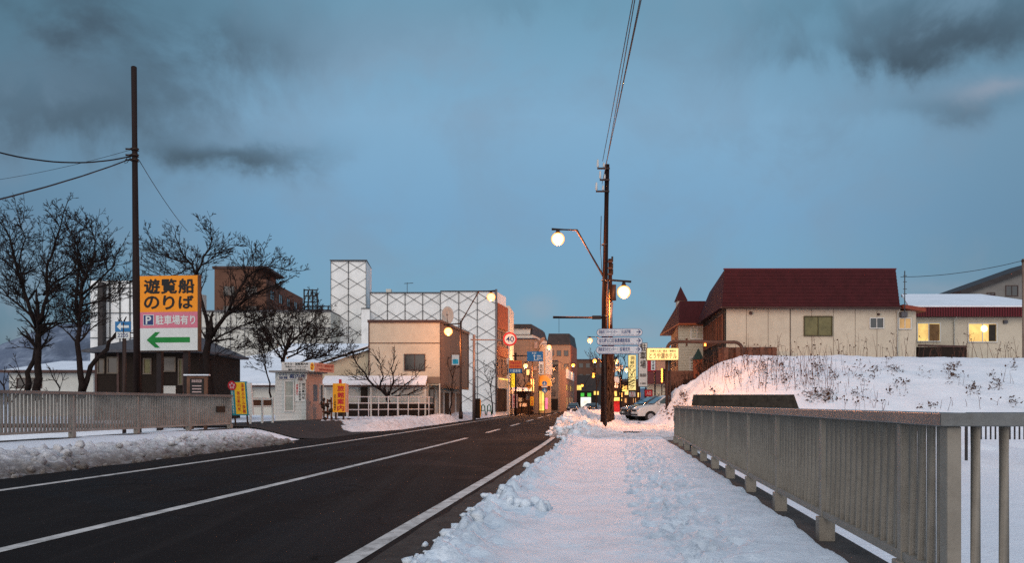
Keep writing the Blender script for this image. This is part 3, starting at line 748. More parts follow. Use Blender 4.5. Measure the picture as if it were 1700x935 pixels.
def window(parent, A, B, s0, s1, z0, z1, glass, fm=None, fw=.06, mull=1, name='window', depth=.07, rails=0):
    fm = fm or mat('white_window_frame', (.55, .55, .53), .5, .08)
    b = MB(A, B)
    b.box(s0, s1, .0, depth, z1 - fw, z1); b.box(s0, s1, .0, depth + .02, z0, z0 + fw); b.box(s0, s0 + fw, .0, depth, z0 + fw + .001, z1 - fw - .001); b.box(s1 - fw, s1, .0, depth, z0 + fw + .001, z1 - fw - .001)
    for k in range(1, mull + 1):
        c = s0 + (s1 - s0) * k / (mull + 1); b.box(c - fw * .4, c + fw * .4, .0, depth * .8, z0 + fw + .001, z1 - fw - .001)
    for k in range(1, rails + 1):
        c = z0 + (z1 - z0) * k / (rails + 1); b.box(s0 + fw, s1 - fw, .0, depth * .6, c - fw * .35, c + fw * .35)
    f = b.build(name, fm, parent)
    b = MB(A, B); b.box(s0 + fw * .5, s1 - fw * .5, .004, depth * .3, z0 + fw * .5, z1 - fw * .5); b.build('pane', glass, f)
    return f
dark_glass = mat('dark_glass', (.018, .022, .026), .12, .4, 1.2, spec=.8); curtain = mat('curtained_glass', (.30, .33, .30), .25, .2, 2)
olive_glass = mat('olive_curtain_glass', (.14, .13, .06), .3, .25, 1.5)
pxs = lambda px, Y=KY: X(px, Y) - kx0
window(kio, A, B, pxs(472), pxs(489), Z(684, KY), Z(632, KY), curtain, fw=.07, mull=0, rails=1)
sg = panel(A, B, pxs(461), pxs(510), Z(630, KY), Z(620, KY), .02, .06, 'front_signboard', s_white, kio)
text_part(A, B, [('ホテル', pxs(463.5), pxs(478), Z(624.6, KY), Z(621, KY)), ('旅館', pxs(463.5), pxs(478), Z(629.6, KY), Z(625.4, KY)), ('案内所', pxs(481), pxs(508), Z(629, KY), Z(621.5, KY))], .065, s_navy, sg, bold=.03)
sg = panel(A, B, pxs(490.5), pxs(507), Z(667, KY), Z(630.5, KY), .02, .05, 'hanging_signboard', s_white, kio)
text_part(A, B, [('宿泊案内所', pxs(501.5), pxs(506.5), Z(664, KY), Z(636, KY), True), ('ホテル旅館民宿', pxs(496.5), pxs(500), Z(666, KY), Z(636, KY), True)], .055, s_black, sg, bold=.02)
text_part(A, B, [('空室あり', pxs(492), pxs(495.5), Z(657, KY), Z(638, KY), True)], .055, s_red, sg, 'red_lettering', bold=.03)
b = MB(A, B); b.tube([(pxs(500), .02, Z(628, KY)), (pxs(500), .30, Z(628, KY))], .03, 6); b.tube([(pxs(500), .25, Z(627, KY)), (pxs(500), .25, Z(632, KY))], [.09, .14], 10); b.build('wall_lamp', steel_m, kio)
A2 = B; B2 = C2; W2 = (Vector(B2) - Vector(A2)).length
b = MB(A2, B2); b.box(0.02, W2 - .02, .001, .012, kz0 - .1, kz1 - .02); b.build('pink_side_cladding', sidp, kio)
b = MB(A2, B2); b.box(.25, 1.35, .014, .05, kz0 + .05, kz0 + 2.1); dr = b.build('door', sidp, kio)
b = MB(A2, B2); b.box(.75, 1.22, .052, .06, kz0 + 1.05, kz0 + 1.95); b.build('door_glass', dark_glass, dr)
b = MB(A2, B2); b.box(.35, .39, .052, .09, kz0 + .9, kz0 + 1.05); b.build('handle', steel_m, dr)
window(kio, A2, B2, 1.5, 1.95, kz0 + .9, kz0 + 2.0, dark_glass, mull=0)
# roof sign: white and pink halves
A3 = (X(470, KY), KY - .3); B3 = (X(525, KY), KY - .3); f3 = lambda px: X(px, KY) - A3[0]
sg = panel(A3, B3, 0, f3(524), Z(617.5, KY), Z(602, KY), -.1, 0, 'roof_signboard', s_white, kio)
text_part(A3, B3, [('ホテル・旅館案内所', f3(475), f3(514), Z(607, KY), Z(603, KY)), ('予約サービスセンター', f3(476), f3(514), Z(611.5, KY), Z(608, KY)), ('電話・予約受付中', f3(481), f3(510), Z(616, KY), Z(613, KY))], .005, s_black, sg, bold=.02)
b = MB(A3, B3); c0 = f3(520.5); czz = Z(609.5, KY)
b.add([(c0 + .11 * math.cos(t * .5236), .005, czz + .22 * math.sin(t * .5236)) for t in range(12)], [tuple(range(12))]); b.build('yellow_disc', s_yellow, sg)
text_part(A3, B3, [('無料', c0 - .06, c0 + .06, czz - .17, czz + .17, True)], .009, s_red, sg, 'disc_lettering', .02)
A4 = (X(525, KY), KY - .3); B4 = (X(556, 46.8), 46.6); W4 = (Vector(B4) - Vector(A4)).length
sg = panel(A4, B4, 0.02, W4, Z(617.5, KY), Z(603, KY), -.1, 0, 'pink_roof_signboard', mat('faded_salmon', (.55, .28, .2), .6, .1), kio)
text_part(A4, B4, [('ホテル・旅館案内所', W4 * .1, W4 * .95, Z(609, KY), Z(605, KY)), ('洞爺湖温泉観光協会', W4 * .2, W4 * .9, Z(615, KY), Z(612, KY))], .005, mat('faded_red', (.35, .06, .04), .6, .1), sg, bold=.02)
# orange ryokan sign
SY = 44; A = (X(552.5, SY), SY); B = (X(573, SY), SY - .05); W = (Vector(B) - Vector(A)).length
r = thing('orange_signboard', 'orange upright signboard with red Japanese characters right of the kiosk', 'signboard', (A[0], SY, .4))
ob = panel(A, B, 0, W, Z(685, SY), Z(637, SY), -.3, 0, 'board', mat('worn_orange', (.80, .36, .02), .55, .1, 4, dirt=.15, dcol=(.4, .2, .03)), r)
text_part(A, B, [('旅館案内', W * .38, W * .93, Z(683.5, SY), Z(640, SY), True)], .006, s_red, ob, bold=.035)
text_part(A, B, [('ホテル旅館組合', W * .10, W * .26, Z(682, SY), Z(655, SY), True)], .006, s_black, ob, 'small_lettering', bold=.02)
panel(A, B, W + .003, W + .1, Z(685, SY), Z(638, SY), -.32, -.02, 'pink_side', mat('faded_salmon', (1, 1, 1)), r)
panel(A, B, W * .45, W * .65, Z(636.8, SY), Z(630, SY), -.2, -.1, 'red_topper', s_red, r)
panel(A, B, .08, .16, .2, Z(685.2, SY), -.2, -.1, 'leg', iron_m, r); panel(A, B, W - .16, W - .08, .2, Z(685.2, SY), -.2, -.1, 'leg', iron_m, r)
# brown planter clutter next to kiosk
r = thing('firewood_rack', 'dark cluttered rack beside the kiosk door', 'rack', (X(540, 45.5), 45.5, .4)); rv = random.Random(3)
b = MB(); xa = X(537, 45.5); 
for k in range(3): b.box(xa + k * .2, xa + k * .2 + .07, 45.4, 45.5, .3, 1.5 + .1 * k)
b.box(xa - .05, xa + .5, 45.35, 45.55, .9, .97); b.box(xa - .05, xa + .5, 45.35, 45.55, 1.35, 1.4); b.build('frame', mat('red_brown_wood', (.12, .04, .02), .7, .3), r)
b = MB()
for k in range(16): c = (xa + rv.uniform(-.1, .55), 45.4, .5 + rv.uniform(0, 1.1)); b.sphere(c, rv.uniform(.05, .13), 6, 4)
b.build('bundles', mat('dark_brush', (.03, .02, .015), .9, .4), r)

# -------- small wooden guard fence beside banner
SY = 36; A = (X(412, SY), SY); B = (X(452, 38), 38); W = (Vector(B) - Vector(A)).length
r = thing('wooden_guard_fence', 'short dark fence with a white rail between the banner board and the kiosk', 'fence', (A[0], SY, .45))
panel(A, B, 0, W, Z(674, SY), Z(664, SY), -.06, 0, 'dark_board', s_brown, r); panel(A, B, 0, W, Z(662.8, SY), Z(660.5, SY), -.07, .02, 'rail', s_white, r)
panel(A, B, 0, W, Z(676.6, SY), Z(674.6, SY), -.07, .02, 'rail', s_white, r)
for s in (.05, W * .5, W - .1): panel(A, B, s, s + .08, .2, Z(659, SY), .022, .09, 'post', s_white, r)
# -------- white pipe fence along the lot
fpts = [(X(560, 54), 54), (X(612, 56.5), 56.5), (X(660, 58.6), 58.6), (X(712, 60.2), 60.2), (X(719, 61.5), 61.5)]
wf = mat('white_fence_paint', (.62, .60, .60), .5, .1, 4, dirt=.2, dcol=(.3, .25, .22))
r = thing('pipe_fence', 'white pipe fence with three rails in front of the beige building', 'fence', (fpts[0][0], fpts[0][1], .5))
def fz(f): return lambda y: .55 + f
for h_ in (.35, .78, 1.2):
    b = MB(); b.tube([(x, y, .62 + h_ + .0 * y) for x, y in fpts], .035, 6); b.build('rail', wf, r)
tot = 0
for i in range(len(fpts) - 1):
    a = Vector(fpts[i]); c = Vector(fpts[i + 1]); n = max(1, round((c - a).length / .95))
    for k in range(n):
        p = a.lerp(c, k / n); b = MB(); b.tube([(p.x, p.y, .3), (p.x, p.y, 1.88)], .04, 6); b.build('post', wf, r)
# ------------------------------------------------------------------ trees
bark = mat('dark_bark', (.016, .010, .009), .9, .35, 6, .02, 30)
twig = mat('twig_bark', (.017, .011, .010), .9, .3, 6)
def rot_about(v, ax, ang):
    from mathutils import Matrix
    return Matrix.Rotation(ang, 3, ax) @ v
def branch(mb, rng, p, d, L, r0, lev, maxlev, up, rmin, spread, dens):
    n = max(3, int(L / .28)) if lev < maxlev else 3
    st = L / n; pts = [p.copy()]; dirs = [d.copy()]; q = p.copy(); dd = d.copy()
    for i in range(n):
        dd = (dd + Vector((rng.gauss(0, .13), rng.gauss(0, .13), rng.gauss(0, .12) + up * .10))).normalized()
        q = q + dd * st; pts.append(q.copy()); dirs.append(dd.copy())
    rad = [max(rmin, r0 * (1 - .72 * i / n)) for i in range(n + 1)]
    mb.tube(pts, rad, 3 if rad[0] < .05 else 5, False)
    if lev >= maxlev: return
    nc = max(2, int(L * dens * (1 + .5 * min(lev, 2))))
    for k in range(nc):
        t = .18 + .82 * (k + rng.random()) / nc; i = min(n, max(1, int(t * n)))
        ax = dirs[i].cross(Vector((rng.gauss(0, 1), rng.gauss(0, 1), rng.gauss(0, 1)))).normalized()
        nd = rot_about(dirs[i], ax, rng.uniform(.5, 1.05) * spread)
        if nd.z < -.3: nd.z *= -.4; nd.normalize()
        branch(mb, rng, pts[i], nd, L * rng.uniform(.34, .58) * (1.15 - .5 * t), rad[i] * .62, lev + 1, maxlev, up, rmin, spread, dens)
def tree(label, Y, limbs, seed, L1=2.2, dens=1.9, maxlev=3, up=.5, rmin=.013, spread=1.0, group=None, name='bare_tree', base_z=.2, depth=.5, n1=1.3):
    """limbs: list of (pixel polyline, r0, r1, first fraction bearing branches)"""
    rng = random.Random(seed); x0 = X(limbs[0][0][0][0], Y)
    if maxlev == 3: L1 *= 1.2; dens *= 1.25; n1 = 2.9; maxlev = 4; rmin *= .72
    r = thing(name, label, 'tree', (x0, Y, base_z), group)
    tr = MB(); tw = MB()
    for li, (poly, r0, r1, f0) in enumerate(limbs):
        r0 *= .74; r1 *= .62
        ph = rng.uniform(-1, 1) * depth; n = len(poly); pts = []
        for i, (px, py) in enumerate(poly):
            yy = Y + (ph * i / (n - 1) * 2 if li else 0); pts.append(Vector((X(px, yy), yy, Z(py, yy))))
        fine = [pts[0]]
        for i in range(n - 1):
            m = max(2, int((pts[i + 1] - pts[i]).length / .45))
            for k in range(1, m + 1):
                q = pts[i].lerp(pts[i + 1], k / m)
                if not (i == n - 2 and k == m): q += Vector((rng.gauss(0, .045), rng.gauss(0, .045), rng.gauss(0, .03)))
                fine.append(q)
        m = len(fine) - 1; rad = [r0 + (r1 - r0) * (i / m) ** .8 for i in range(m + 1)]
        tr.tube(fine, rad, 8 if r0 > .08 else 5, True)
        Lt = sum((fine[i + 1] - fine[i]).length for i in range(m)); nb = int(Lt * (1 - f0) * n1 * dens) + 2
        for k in range(nb):
            t = f0 + (1 - f0) * (k + rng.random()) / nb; i = min(m, max(1, int(t * m)))
            d = (fine[i] - fine[i - 1]).normalized()
            ax = d.cross(Vector((rng.gauss(0, 1), rng.gauss(0, 1), rng.gauss(0, 1)))).normalized()
            nd = rot_about(d, ax, rng.uniform(.45, 1.1) * spread)
            if nd.z < -.25: nd.z *= -.5; nd.normalize()
            branch(tw, rng, fine[i], nd, L1 * rng.uniform(.6, 1.1) * (1.1 - .45 * t), max(rmin * 1.6, rad[i] * .5), 1, maxlev, up, rmin, spread, dens)
        branch(tw, rng, fine[-1], (fine[-1] - fine[-2]).normalized(), L1 * .5, rad[-1], 1, maxlev, up, rmin, spread, dens)
    tr.build('trunk', bark, r); tw.build('twigs', twig, r)
    return r
tree('large bare tree at the left edge with a forked double trunk', 37, [
    ([(64, 665), (65, 610), (64, 560), (62, 520)], .27, .17, .6),
    ([(44, 655), (55, 600), (64, 560)], .20, .12, .8),
    ([(62, 545), (45, 500), (28, 455), (22, 410), (8, 380)], .14, .05, .25),
    ([(40, 490), (34, 440), (40, 395), (30, 355)], .09, .03, .2),
    ([(64, 540), (75, 490), (78, 440), (95, 400), (105, 355)], .14, .04, .25),
    ([(72, 490), (95, 465), (120, 450), (128, 425)], .09, .03, .2),
    ([(64, 560), (90, 540), (118, 545), (130, 530)], .08, .03, .3),
    ([(58, 530), (30, 505), (5, 480), (-20, 470)], .09, .03, .2)], 11, 1.75, 1.9)
tree('bare tree with one leaning thick stem, between the forked tree and the tall pole', 36, [
    ([(134, 662), (133, 620), (128, 570), (130, 520), (135, 480)], .22, .11, .55),
    ([(138, 650), (150, 610), (175, 580), (192, 556)], .17, .13, 1.0),
    ([(130, 520), (126, 470), (135, 425), (120, 390), (110, 370)], .10, .03, .15),
    ([(135, 480), (150, 440), (158, 400), (150, 375)], .09, .03, .1),
    ([(135, 490), (165, 465), (188, 440), (198, 415)], .09, .03, .15),
    ([(130, 510), (165, 500), (195, 485), (214, 470)], .08, .03, .2),
    ([(130, 540), (105, 520), (92, 500)], .06, .02, .2)], 23, 1.6, 2.0)
tree('broad bare tree right behind the orange billboard', 38, [
    ([(347, 668), (346, 630), (344, 590), (350, 550)], .34, .22, .9),
    ([(350, 560), (338, 510), (330, 470), (318, 440), (300, 420), (292, 395)], .15, .04, .4),
    ([(325, 455), (340, 425), (352, 400), (350, 380)], .08, .03, .1),
    ([(312, 435), (285, 430), (262, 415), (250, 398)], .07, .025, .15),
    ([(350, 560), (372, 525), (400, 500), (440, 480), (470, 468)], .16, .04, .25),
    ([(380, 515), (400, 470), (420, 450), (445, 440), (490, 450)], .10, .03, .15),
    ([(350, 570), (390, 545), (420, 535), (455, 530)], .07, .025, .2),
    ([(346, 600), (375, 580), (410, 575)], .05, .02, .3),
    ([(320, 445), (300, 450), (275, 460), (255, 452)], .06, .025, .2)], 31, 1.5, 2.0)
tree('bare tree with fanned branches standing behind the information kiosk', 50, [
    ([(475, 672), (474, 630), (472, 600), (476, 575)], .26, .16, .8),
    ([(452, 668), (444, 620), (436, 580), (425, 555)], .09, .03, .4),
    ([(476, 590), (468, 560), (470, 535), (455, 515)], .10, .03, .1),
    ([(476, 580), (498, 555), (515, 535), (535, 520)], .11, .03, .15),
    ([(476, 595), (505, 580), (530, 565), (556, 560)], .09, .03, .15),
    ([(480, 605), (510, 598), (545, 590), (585, 592)], .07, .02, .2),
    ([(472, 600), (450, 575), (440, 545), (425, 520)], .09, .03, .15)], 47, 1.9, 1.9, rmin=.016)
tree('gnarled leafless orchard tree inside the white pipe fence', 59, [
    ([(648, 684), (646, 664), (640, 652)], .22, .17, .95),
    ([(640, 655), (620, 640), (605, 620), (592, 603), (585, 585)], .15, .05, .2),
    ([(630, 648), (636, 625), (632, 605), (622, 592)], .10, .04, .1),
    ([(645, 657), (655, 635), (650, 612), (655, 590)], .12, .04, .1),
    ([(650, 655), (672, 640), (690, 625), (700, 612)], .10, .03, .2),
    ([(650, 660), (675, 655), (698, 648)], .08, .03, .2),
    ([(612, 630), (598, 632), (585, 625)], .07, .02, .2)], 53, 1.5, 1.7, rmin=.017, maxlev=2, n1=2.2)
tree('slender young street tree in front of the beige building corner', 64, [
    ([(748, 690), (750, 650), (752, 625)], .09, .06, .5), ([(752, 630), (745, 605), (740, 588)], .05, .02, .1), ([(752, 625), (758, 600), (762, 588)], .05, .02, .1)], 61, 1.3, 1.6, rmin=.016, maxlev=2)
tree('slender young street tree before the white sheeted facade', 82, [
    ([(817, 688), (816, 655), (815, 640)], .11, .06, .5), ([(815, 645), (808, 625), (804, 612)], .05, .02, .1), ([(815, 640), (822, 620), (826, 605)], .05, .02, .1)], 62, 1.6, 1.6, rmin=.02, maxlev=2)
tree('small leafless street tree near the lit yellow shop sign', 100, [
    ([(866, 684), (867, 660), (868, 645)], .12, .08, .5), ([(868, 650), (860, 632), (857, 622)], .05, .02, .1), ([(868, 645), (876, 632), (880, 620)], .05, .02, .1)], 63, 1.8, 1.6, rmin=.025, maxlev=2)
tree('bare street tree behind the two poles, its branches glowing in the lamp light', 72, [
    ([(1031, 684), (1030, 650), (1032, 630)], .14, .10, .5), ([(1032, 635), (1022, 610), (1018, 590)], .07, .02, .1), ([(1032, 630), (1038, 605), (1036, 585)], .07, .02, .1), ([(1030, 650), (1040, 635), (1044, 620)], .05, .02, .1)], 64, 1.7, 1.7, rmin=.022, maxlev=2)
tree('tall thin bare tree rising left of the two poles beyond the road bend', 150, [
    ([(990, 678), (990, 640), (988, 610)], .2, .12, .5), ([(988, 615), (982, 600), (976, 592)], .08, .03, .1), ([(988, 610), (993, 596), (995, 588)], .08, .03, .1)], 65, 2.6, 1.4, rmin=.035, maxlev=2)
# low dark scrub behind the left railing
tree('low tangled scrub behind the left end of the railing', 32, [
    ([(15, 668), (5, 640), (-10, 610)], .07, .03, .2), ([(20, 668), (35, 640), (30, 610)], .06, .02, .2), ([(95, 668), (100, 645), (85, 620)], .05, .02, .2)], 66, 1.1, 2.2, rmin=.012, maxlev=2, name='bare_shrub')

# ------------------------------------------------------------------ weeds on the bank (nobody could count them)
weed_m = mat('dry_weed', (.10, .048, .035), .9, .4, 3); rng = random.Random(77); wb = MB(); cb = MB()
def on_bank(px, py):
    """march the pixel ray to the bank"""
    y = 27.5
    while y < 48.4:
        x = X(px, y)
        if Z(py, y) <= bankf(x, y)[2]: return Vector((x, y, bankf(x, y)[2]))
        y += .25
    y = 47.5; x = X(px, y); return Vector((x, y, bankf(x, y)[2]))
def stem(p, h, r=.012):
    d = Vector((rng.gauss(0, .16), rng.gauss(0, .1), 1)).normalized(); pts = [p - d * .05]; q = p
    for k in range(4):
        q = q + d * h / 4; d = (d + Vector((rng.gauss(0, .10), rng.gauss(0, .1), -.02 * k))).normalized(); pts.append(q)
    wb.tube(pts, [r, r * .9, r * .8, r * .7, r * .5], 3, False)
    if rng.random() < .5:
        for k in range(rng.randint(1, 4)):
            a = pts[rng.randint(2, 4)]; e = a + Vector((rng.gauss(0, .12), rng.gauss(0, .1), rng.uniform(.03, .16))); wb.tube([a, e], r * .5, 3, False)
            if rng.random() < .5: cb.sphere(tuple(e), rng.uniform(.02, .045), 5, 3)
for k in range(300):
    px = rng.choice([rng.gauss(1290, 55), rng.gauss(1235, 40), rng.uniform(1180, 1700), rng.gauss(1390, 60)]); 
    if not 1165 < px < 1720: continue
    py = rng.uniform(600, 655) if px < 1400 else rng.uniform(598, 690)
    if px > 1400 and rng.random() < .45: continue
    stem(on_bank(px, py), rng.uniform(.3, 1.0) * (1.25 if px < 1380 else .7), rng.uniform(.006, .011))
for k in range(120):
    px = rng.uniform(1225, 1715) if k % 2 else rng.choice([1240, 1290, 1340, 1395, 1420, 1470, 1500, 1545, 1620, 1680]) + rng.gauss(0, 14)
    x = X(px, 46.8); stem(Vector((x, 46.8 + rng.uniform(-.8, 1.0), bankf(x, 46.8)[2])), rng.uniform(.3, 1.6), rng.uniform(.008, .015))
tag(wb.build('dry_weeds', weed_m), 'thin reddish dry weed stems poking through the snowy bank', 'weeds', kind='stuff')
def clump(px, py, wpx, hpx, n):
    if px > 1400: n = max(4, int(n * .7)); wpx *= .75
    for k in range(n):
        c = on_bank(px + rng.gauss(0, wpx), py + rng.gauss(0, hpx)); s = rng.uniform(.03, .10)
        for j in range(5):
            a = Vector((rng.gauss(0, s), rng.gauss(0, s), abs(rng.gauss(0, s)))) + c; d1 = Vector((rng.gauss(0, s), rng.gauss(0, s), rng.gauss(0, s))); d2 = Vector((rng.gauss(0, s * .5), rng.gauss(0, s * .5), rng.gauss(0, s * .5)))
            cb.add([tuple(a), tuple(a + d1), tuple(a + d1 * .5 + d2)], [(0, 1, 2)])
for c in ((1355, 615, 6, 6, 18), (1290, 605, 14, 8, 24), (1300, 628, 20, 8, 30), (1225, 625, 6, 6, 14), (1262, 612, 10, 8, 20), (1358, 622, 5, 10, 26), (1385, 625, 4, 6, 12), (1430, 618, 14, 5, 14), (1425, 632, 8, 4, 10),
          (1455, 620, 4, 6, 10), (1478, 612, 8, 6, 26), (1488, 618, 6, 5, 16), (1500, 640, 4, 5, 8), (1495, 655, 14, 6, 16), (1428, 658, 10, 6, 22), (1440, 640, 4, 6, 9), (1535, 622, 8, 4, 10), (1580, 622, 6, 10, 40), (1572, 612, 8, 5, 18),
          (1610, 645, 8, 6, 16), (1650, 625, 6, 5, 10), (1658, 640, 5, 8, 26), (1620, 655, 10, 5, 12), (1680, 610, 6, 6, 16), (1683, 672, 3, 4, 16), (1350, 660, 14, 5, 60), (1375, 662, 6, 4, 30), (1540, 680, 20, 4, 14), (1590, 605, 6, 4, 10),
          (1185, 655, 6, 5, 8), (1137, 663, 3, 6, 40), (1112, 690, 8, 5, 30), (1128, 680, 6, 6, 24)): clump(*c)
tag(cb.build('dead_leaf_clumps', mat('dead_leaves', (.07, .035, .022), .95, .4, 5)), 'brown dead leaf clumps scattered on the snowy bank', 'dead leaves', kind='stuff')
# sticks lying on the trodden snow
b = MB(); b.tube([(X(1035, 31), 31, .31), (X(1066, 31), 31.1, .30)], .025, 5); b.build('stick', bark); tag(bpy.data.objects['stick'], 'thin dark stick lying on the trodden snow path', 'stick')
# ------------------------------------------------------------------ buildings
def fs(A, B, px):
    a = Vector(A); d = (Vector(B) - a).normalized(); k = (px - CX) / F
    s = (k * a.y - a.x) / (d.x - k * d.y); return s, a.y + s * d.y
def onwall(A, B, px, py):
    s, y = fs(A, B, px); return s, Z(py, y)
def pwin(par, A, B, p0, p1, q0, q1, glass, **k):
    s0, zt_ = onwall(A, B, p0, q0); s1, zb_ = onwall(A, B, p1, q1)
    if 'zref' in k:
        y = k.pop('zref'); zt_ = Z(q0, y); zb_ = Z(q1, y)
    return window(par, A, B, s0, s1, zb_, zt_, glass, **k)
def body(par, poly, z0, z1, m, name='wall'):
    b = MB(); b.prism(poly, z0, z1); return b.build(name, m, par)
beige = mat('beige_render', (.50, .45, .36), .8, .07, .6, .004, 60, dirt=.22, dcol=(.24, .19, .15))
beige2 = mat('cream_render', (.48, .42, .31), .8, .08, .8, .004, 60, dirt=.22, dcol=(.24, .2, .15))
tan = mat('tan_render', (.19, .15, .12), .85, .1, .5, .004, 60, dirt=.3, dcol=(.15, .11, .09))
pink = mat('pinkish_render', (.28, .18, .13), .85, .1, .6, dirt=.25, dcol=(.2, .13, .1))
trim = mat('brown_trim', (.07, .04, .035), .6, .2, 2); sheet = mat('white_scaffold_sheet', (.76, .78, .78), .6, .08, .35, .02, 1.2, dirt=.3, dcol=(.36, .37, .37))
seam_m = mat('scaffold_tube', (.06, .065, .07), .5, .2, 3); orange_w = mat('orange_cladding_and_lamplit', (.30, .075, .03), .7, .15, 1.2)  # orange hotel cladding; also stands in for lamp light on flanks and a pillar
brown_b = mat('brown_tile_cladding', (.125, .062, .042), .8, .18, .8, dirt=.3, dcol=(.08, .04, .03)); white_w = mat('offwhite_wall', (.52, .52, .48), .8, .08, .5, dirt=.3, dcol=(.32, .31, .28))
darkroof = mat('dark_roof_metal', (.035, .03, .03), .6, .25, 1.5); greyroof = mat('grey_roof_tiles', (.09, .09, .10), .8, .3, 3)
dkbrown = mat('dark_brown_boards', (.018, .012, .009), .85, .3, 3, stretch=(1, 1, 6))
brick_m = mat('brown_brick', (.16, .07, .045), .9, .3, 6, dirt=.3, dcol=(.07, .04, .03))
warm_glass = emit('lit_window_warm', (1, .55, .16), .72, noise=1.4, var=.5); warm_dim = emit('lit_window_dim', (.55, .33, .12), .45, noise=1.5, var=.5); shop_glow = emit('shop_light', (1, .48, .10), 1.5, noise=1.1, var=.6)
yellow_lit = emit('lit_yellow_sign', (1, .62, .02), 1.1); cream_lit = emit('lit_cream_sign', (1, .68, .25), .85, noise=.9, var=.3); orange_lit = emit('lit_orange_awning', (1, .30, .03), .55, noise=.5, var=.4)
pink_lit = emit('lit_pink_window', (1, .2, .4), .8, noise=2)

# --- far left: sheeted block, white shed, dark house
Yb = 88; A = (X(150, Yb), Yb); B = (X(226, Yb), Yb)
r = thing('sheeted_building', 'tall building wrapped in white sheeting behind the bare trees left of the tall pole', 'building', (A[0], Yb, 0))
body(r, [A, B, (B[0] + 3, Yb + 12), (A[0], Yb + 12)], -.5, Z(466, Yb), sheet)
b = MB(A, B); W = B[0] - A[0]
for k in range(1, 5): b.box(W * k / 4.6 - .05, W * k / 4.6 + .05, 0.0, .12, 0, Z(466, Yb))
for k in range(5): b.box(0, W, .121, .16, 3 + k * 2.6, 3.08 + k * 2.6)
b.build('scaffold_tubes', seam_m, r)
b = MB(); b.prism([(X(162, 87), 87), (X(170, 87), 87), (X(170, 87), 87.8), (X(162, 87), 87.8)], 0, Z(468, 87)); b.build('stair_shaft', darkroof, r)
Yb = 62; A = (X(15, Yb), Yb); B = (X(155, Yb), Yb)
r = thing('low_white_shed', 'long low white building with a snow covered roof behind the trees at far left', 'building', (A[0], Yb, 0))
body(r, [A, B, (B[0], Yb + 9), (A[0], Yb + 9)], -.4, Z(620, Yb), white_w)
b = MB(); b.prism([(A[0] - .4, Yb - .5), (B[0] + .3, Yb - .5), (B[0] + .3, Yb + 10), (A[0] - .4, Yb + 10)], Z(619.5, Yb), Z(615, Yb)); b.build('fascia', trim, r)
b = MB(); b.prism([(A[0] - .3, Yb - .4), (B[0] + .2, Yb - .4), (B[0] + .2, Yb + 10), (A[0] - .3, Yb + 10)], Z(614.9, Yb), Z(614, Yb), [(A[0] + 1.2, Yb + 5), (B[0] - .5, Yb + 5), (B[0] - .5, Yb + 10), (A[0] + 1.2, Yb + 10)]); rf = b
b.v = [(x, y, z if z < Z(614.5, Yb) else Z(603, Yb) + .4) for x, y, z in b.v]; b.build('snowy_roof', snow_roof, r)
for p0, p1 in ((28, 58), (62, 70)): pwin(r, A, B, p0, p1, 628, 645, dark_glass, mull=1, fm=trim)
Yb = 46; A = (X(158, Yb), Yb); B = (X(330, Yb), Yb)
r = thing('dark_wooden_house', 'dark brown wooden house with a grey roof behind the orange billboard', 'house', (A[0], Yb, 0))
body(r, [A, B, (B[0], Yb + 7), (A[0], Yb + 7)], 0, Z(586, Yb), dkbrown)
zr = Z(586, Yb)
b = MB(); P4 = [(A[0] - .4, Yb - .7), (B[0] + .4, Yb - .7), (B[0] + .4, Yb + 7.5), (A[0] - .4, Yb + 7.5)]
b.prism(P4, zr, zr + .12); b.add([(P4[0][0], P4[0][1], zr + .121), (P4[1][0], P4[1][1], zr + .121), (P4[2][0], P4[2][1], zr + .121), (P4[3][0], P4[3][1], zr + .121), (P4[0][0] + 1.6, Yb + 3.4, zr + 1.15), (P4[1][0] - 1.6, Yb + 3.4, zr + 1.15)], [(0, 1, 5, 4), (1, 2, 5), (2, 3, 4, 5), (3, 0, 4)]); rf = b.build('roof', greyroof, r)
b = MB(); b.prism([(X(263, 44.9), 44.9), (X(285, 44.9), 44.9), (X(285, 46), 46), (X(263, 46), 46)], zr + .15, zr + .32); b.prism([(X(300, 44.9), 44.9), (X(326, 44.9), 44.9), (X(326, 46), 46), (X(300, 46), 46)], zr + .15, zr + .28); b.build('roof_snow', snow_roof, rf)
for p0, p1, q0, q1, gl in ((162, 174, 596, 621, dark_glass), (178, 197, 593, 621, dark_glass), (238, 252, 595, 622, olive_glass), (270, 292, 593, 618, dark_glass), (296, 304, 596, 640, olive_glass)):
    pwin(r, A, B, p0, p1, q0, q1, gl, mull=0, fm=mat('weathered_frame', (.14, .115, .09), .7, .2, 4), fw=.07)
panel(A, B, fs(A, B, 268)[0], fs(A, B, 292)[0], .3, Z(641, Yb), .01, .06, 'pale_door_panel', white_w, r)
b = MB()
for k in range(5): b.box(A[0] + k * 1.2, A[0] + k * 1.2 + .12, Yb - .06, Yb - .001, .2, zr)
b.build('corner_boards', trim, r)
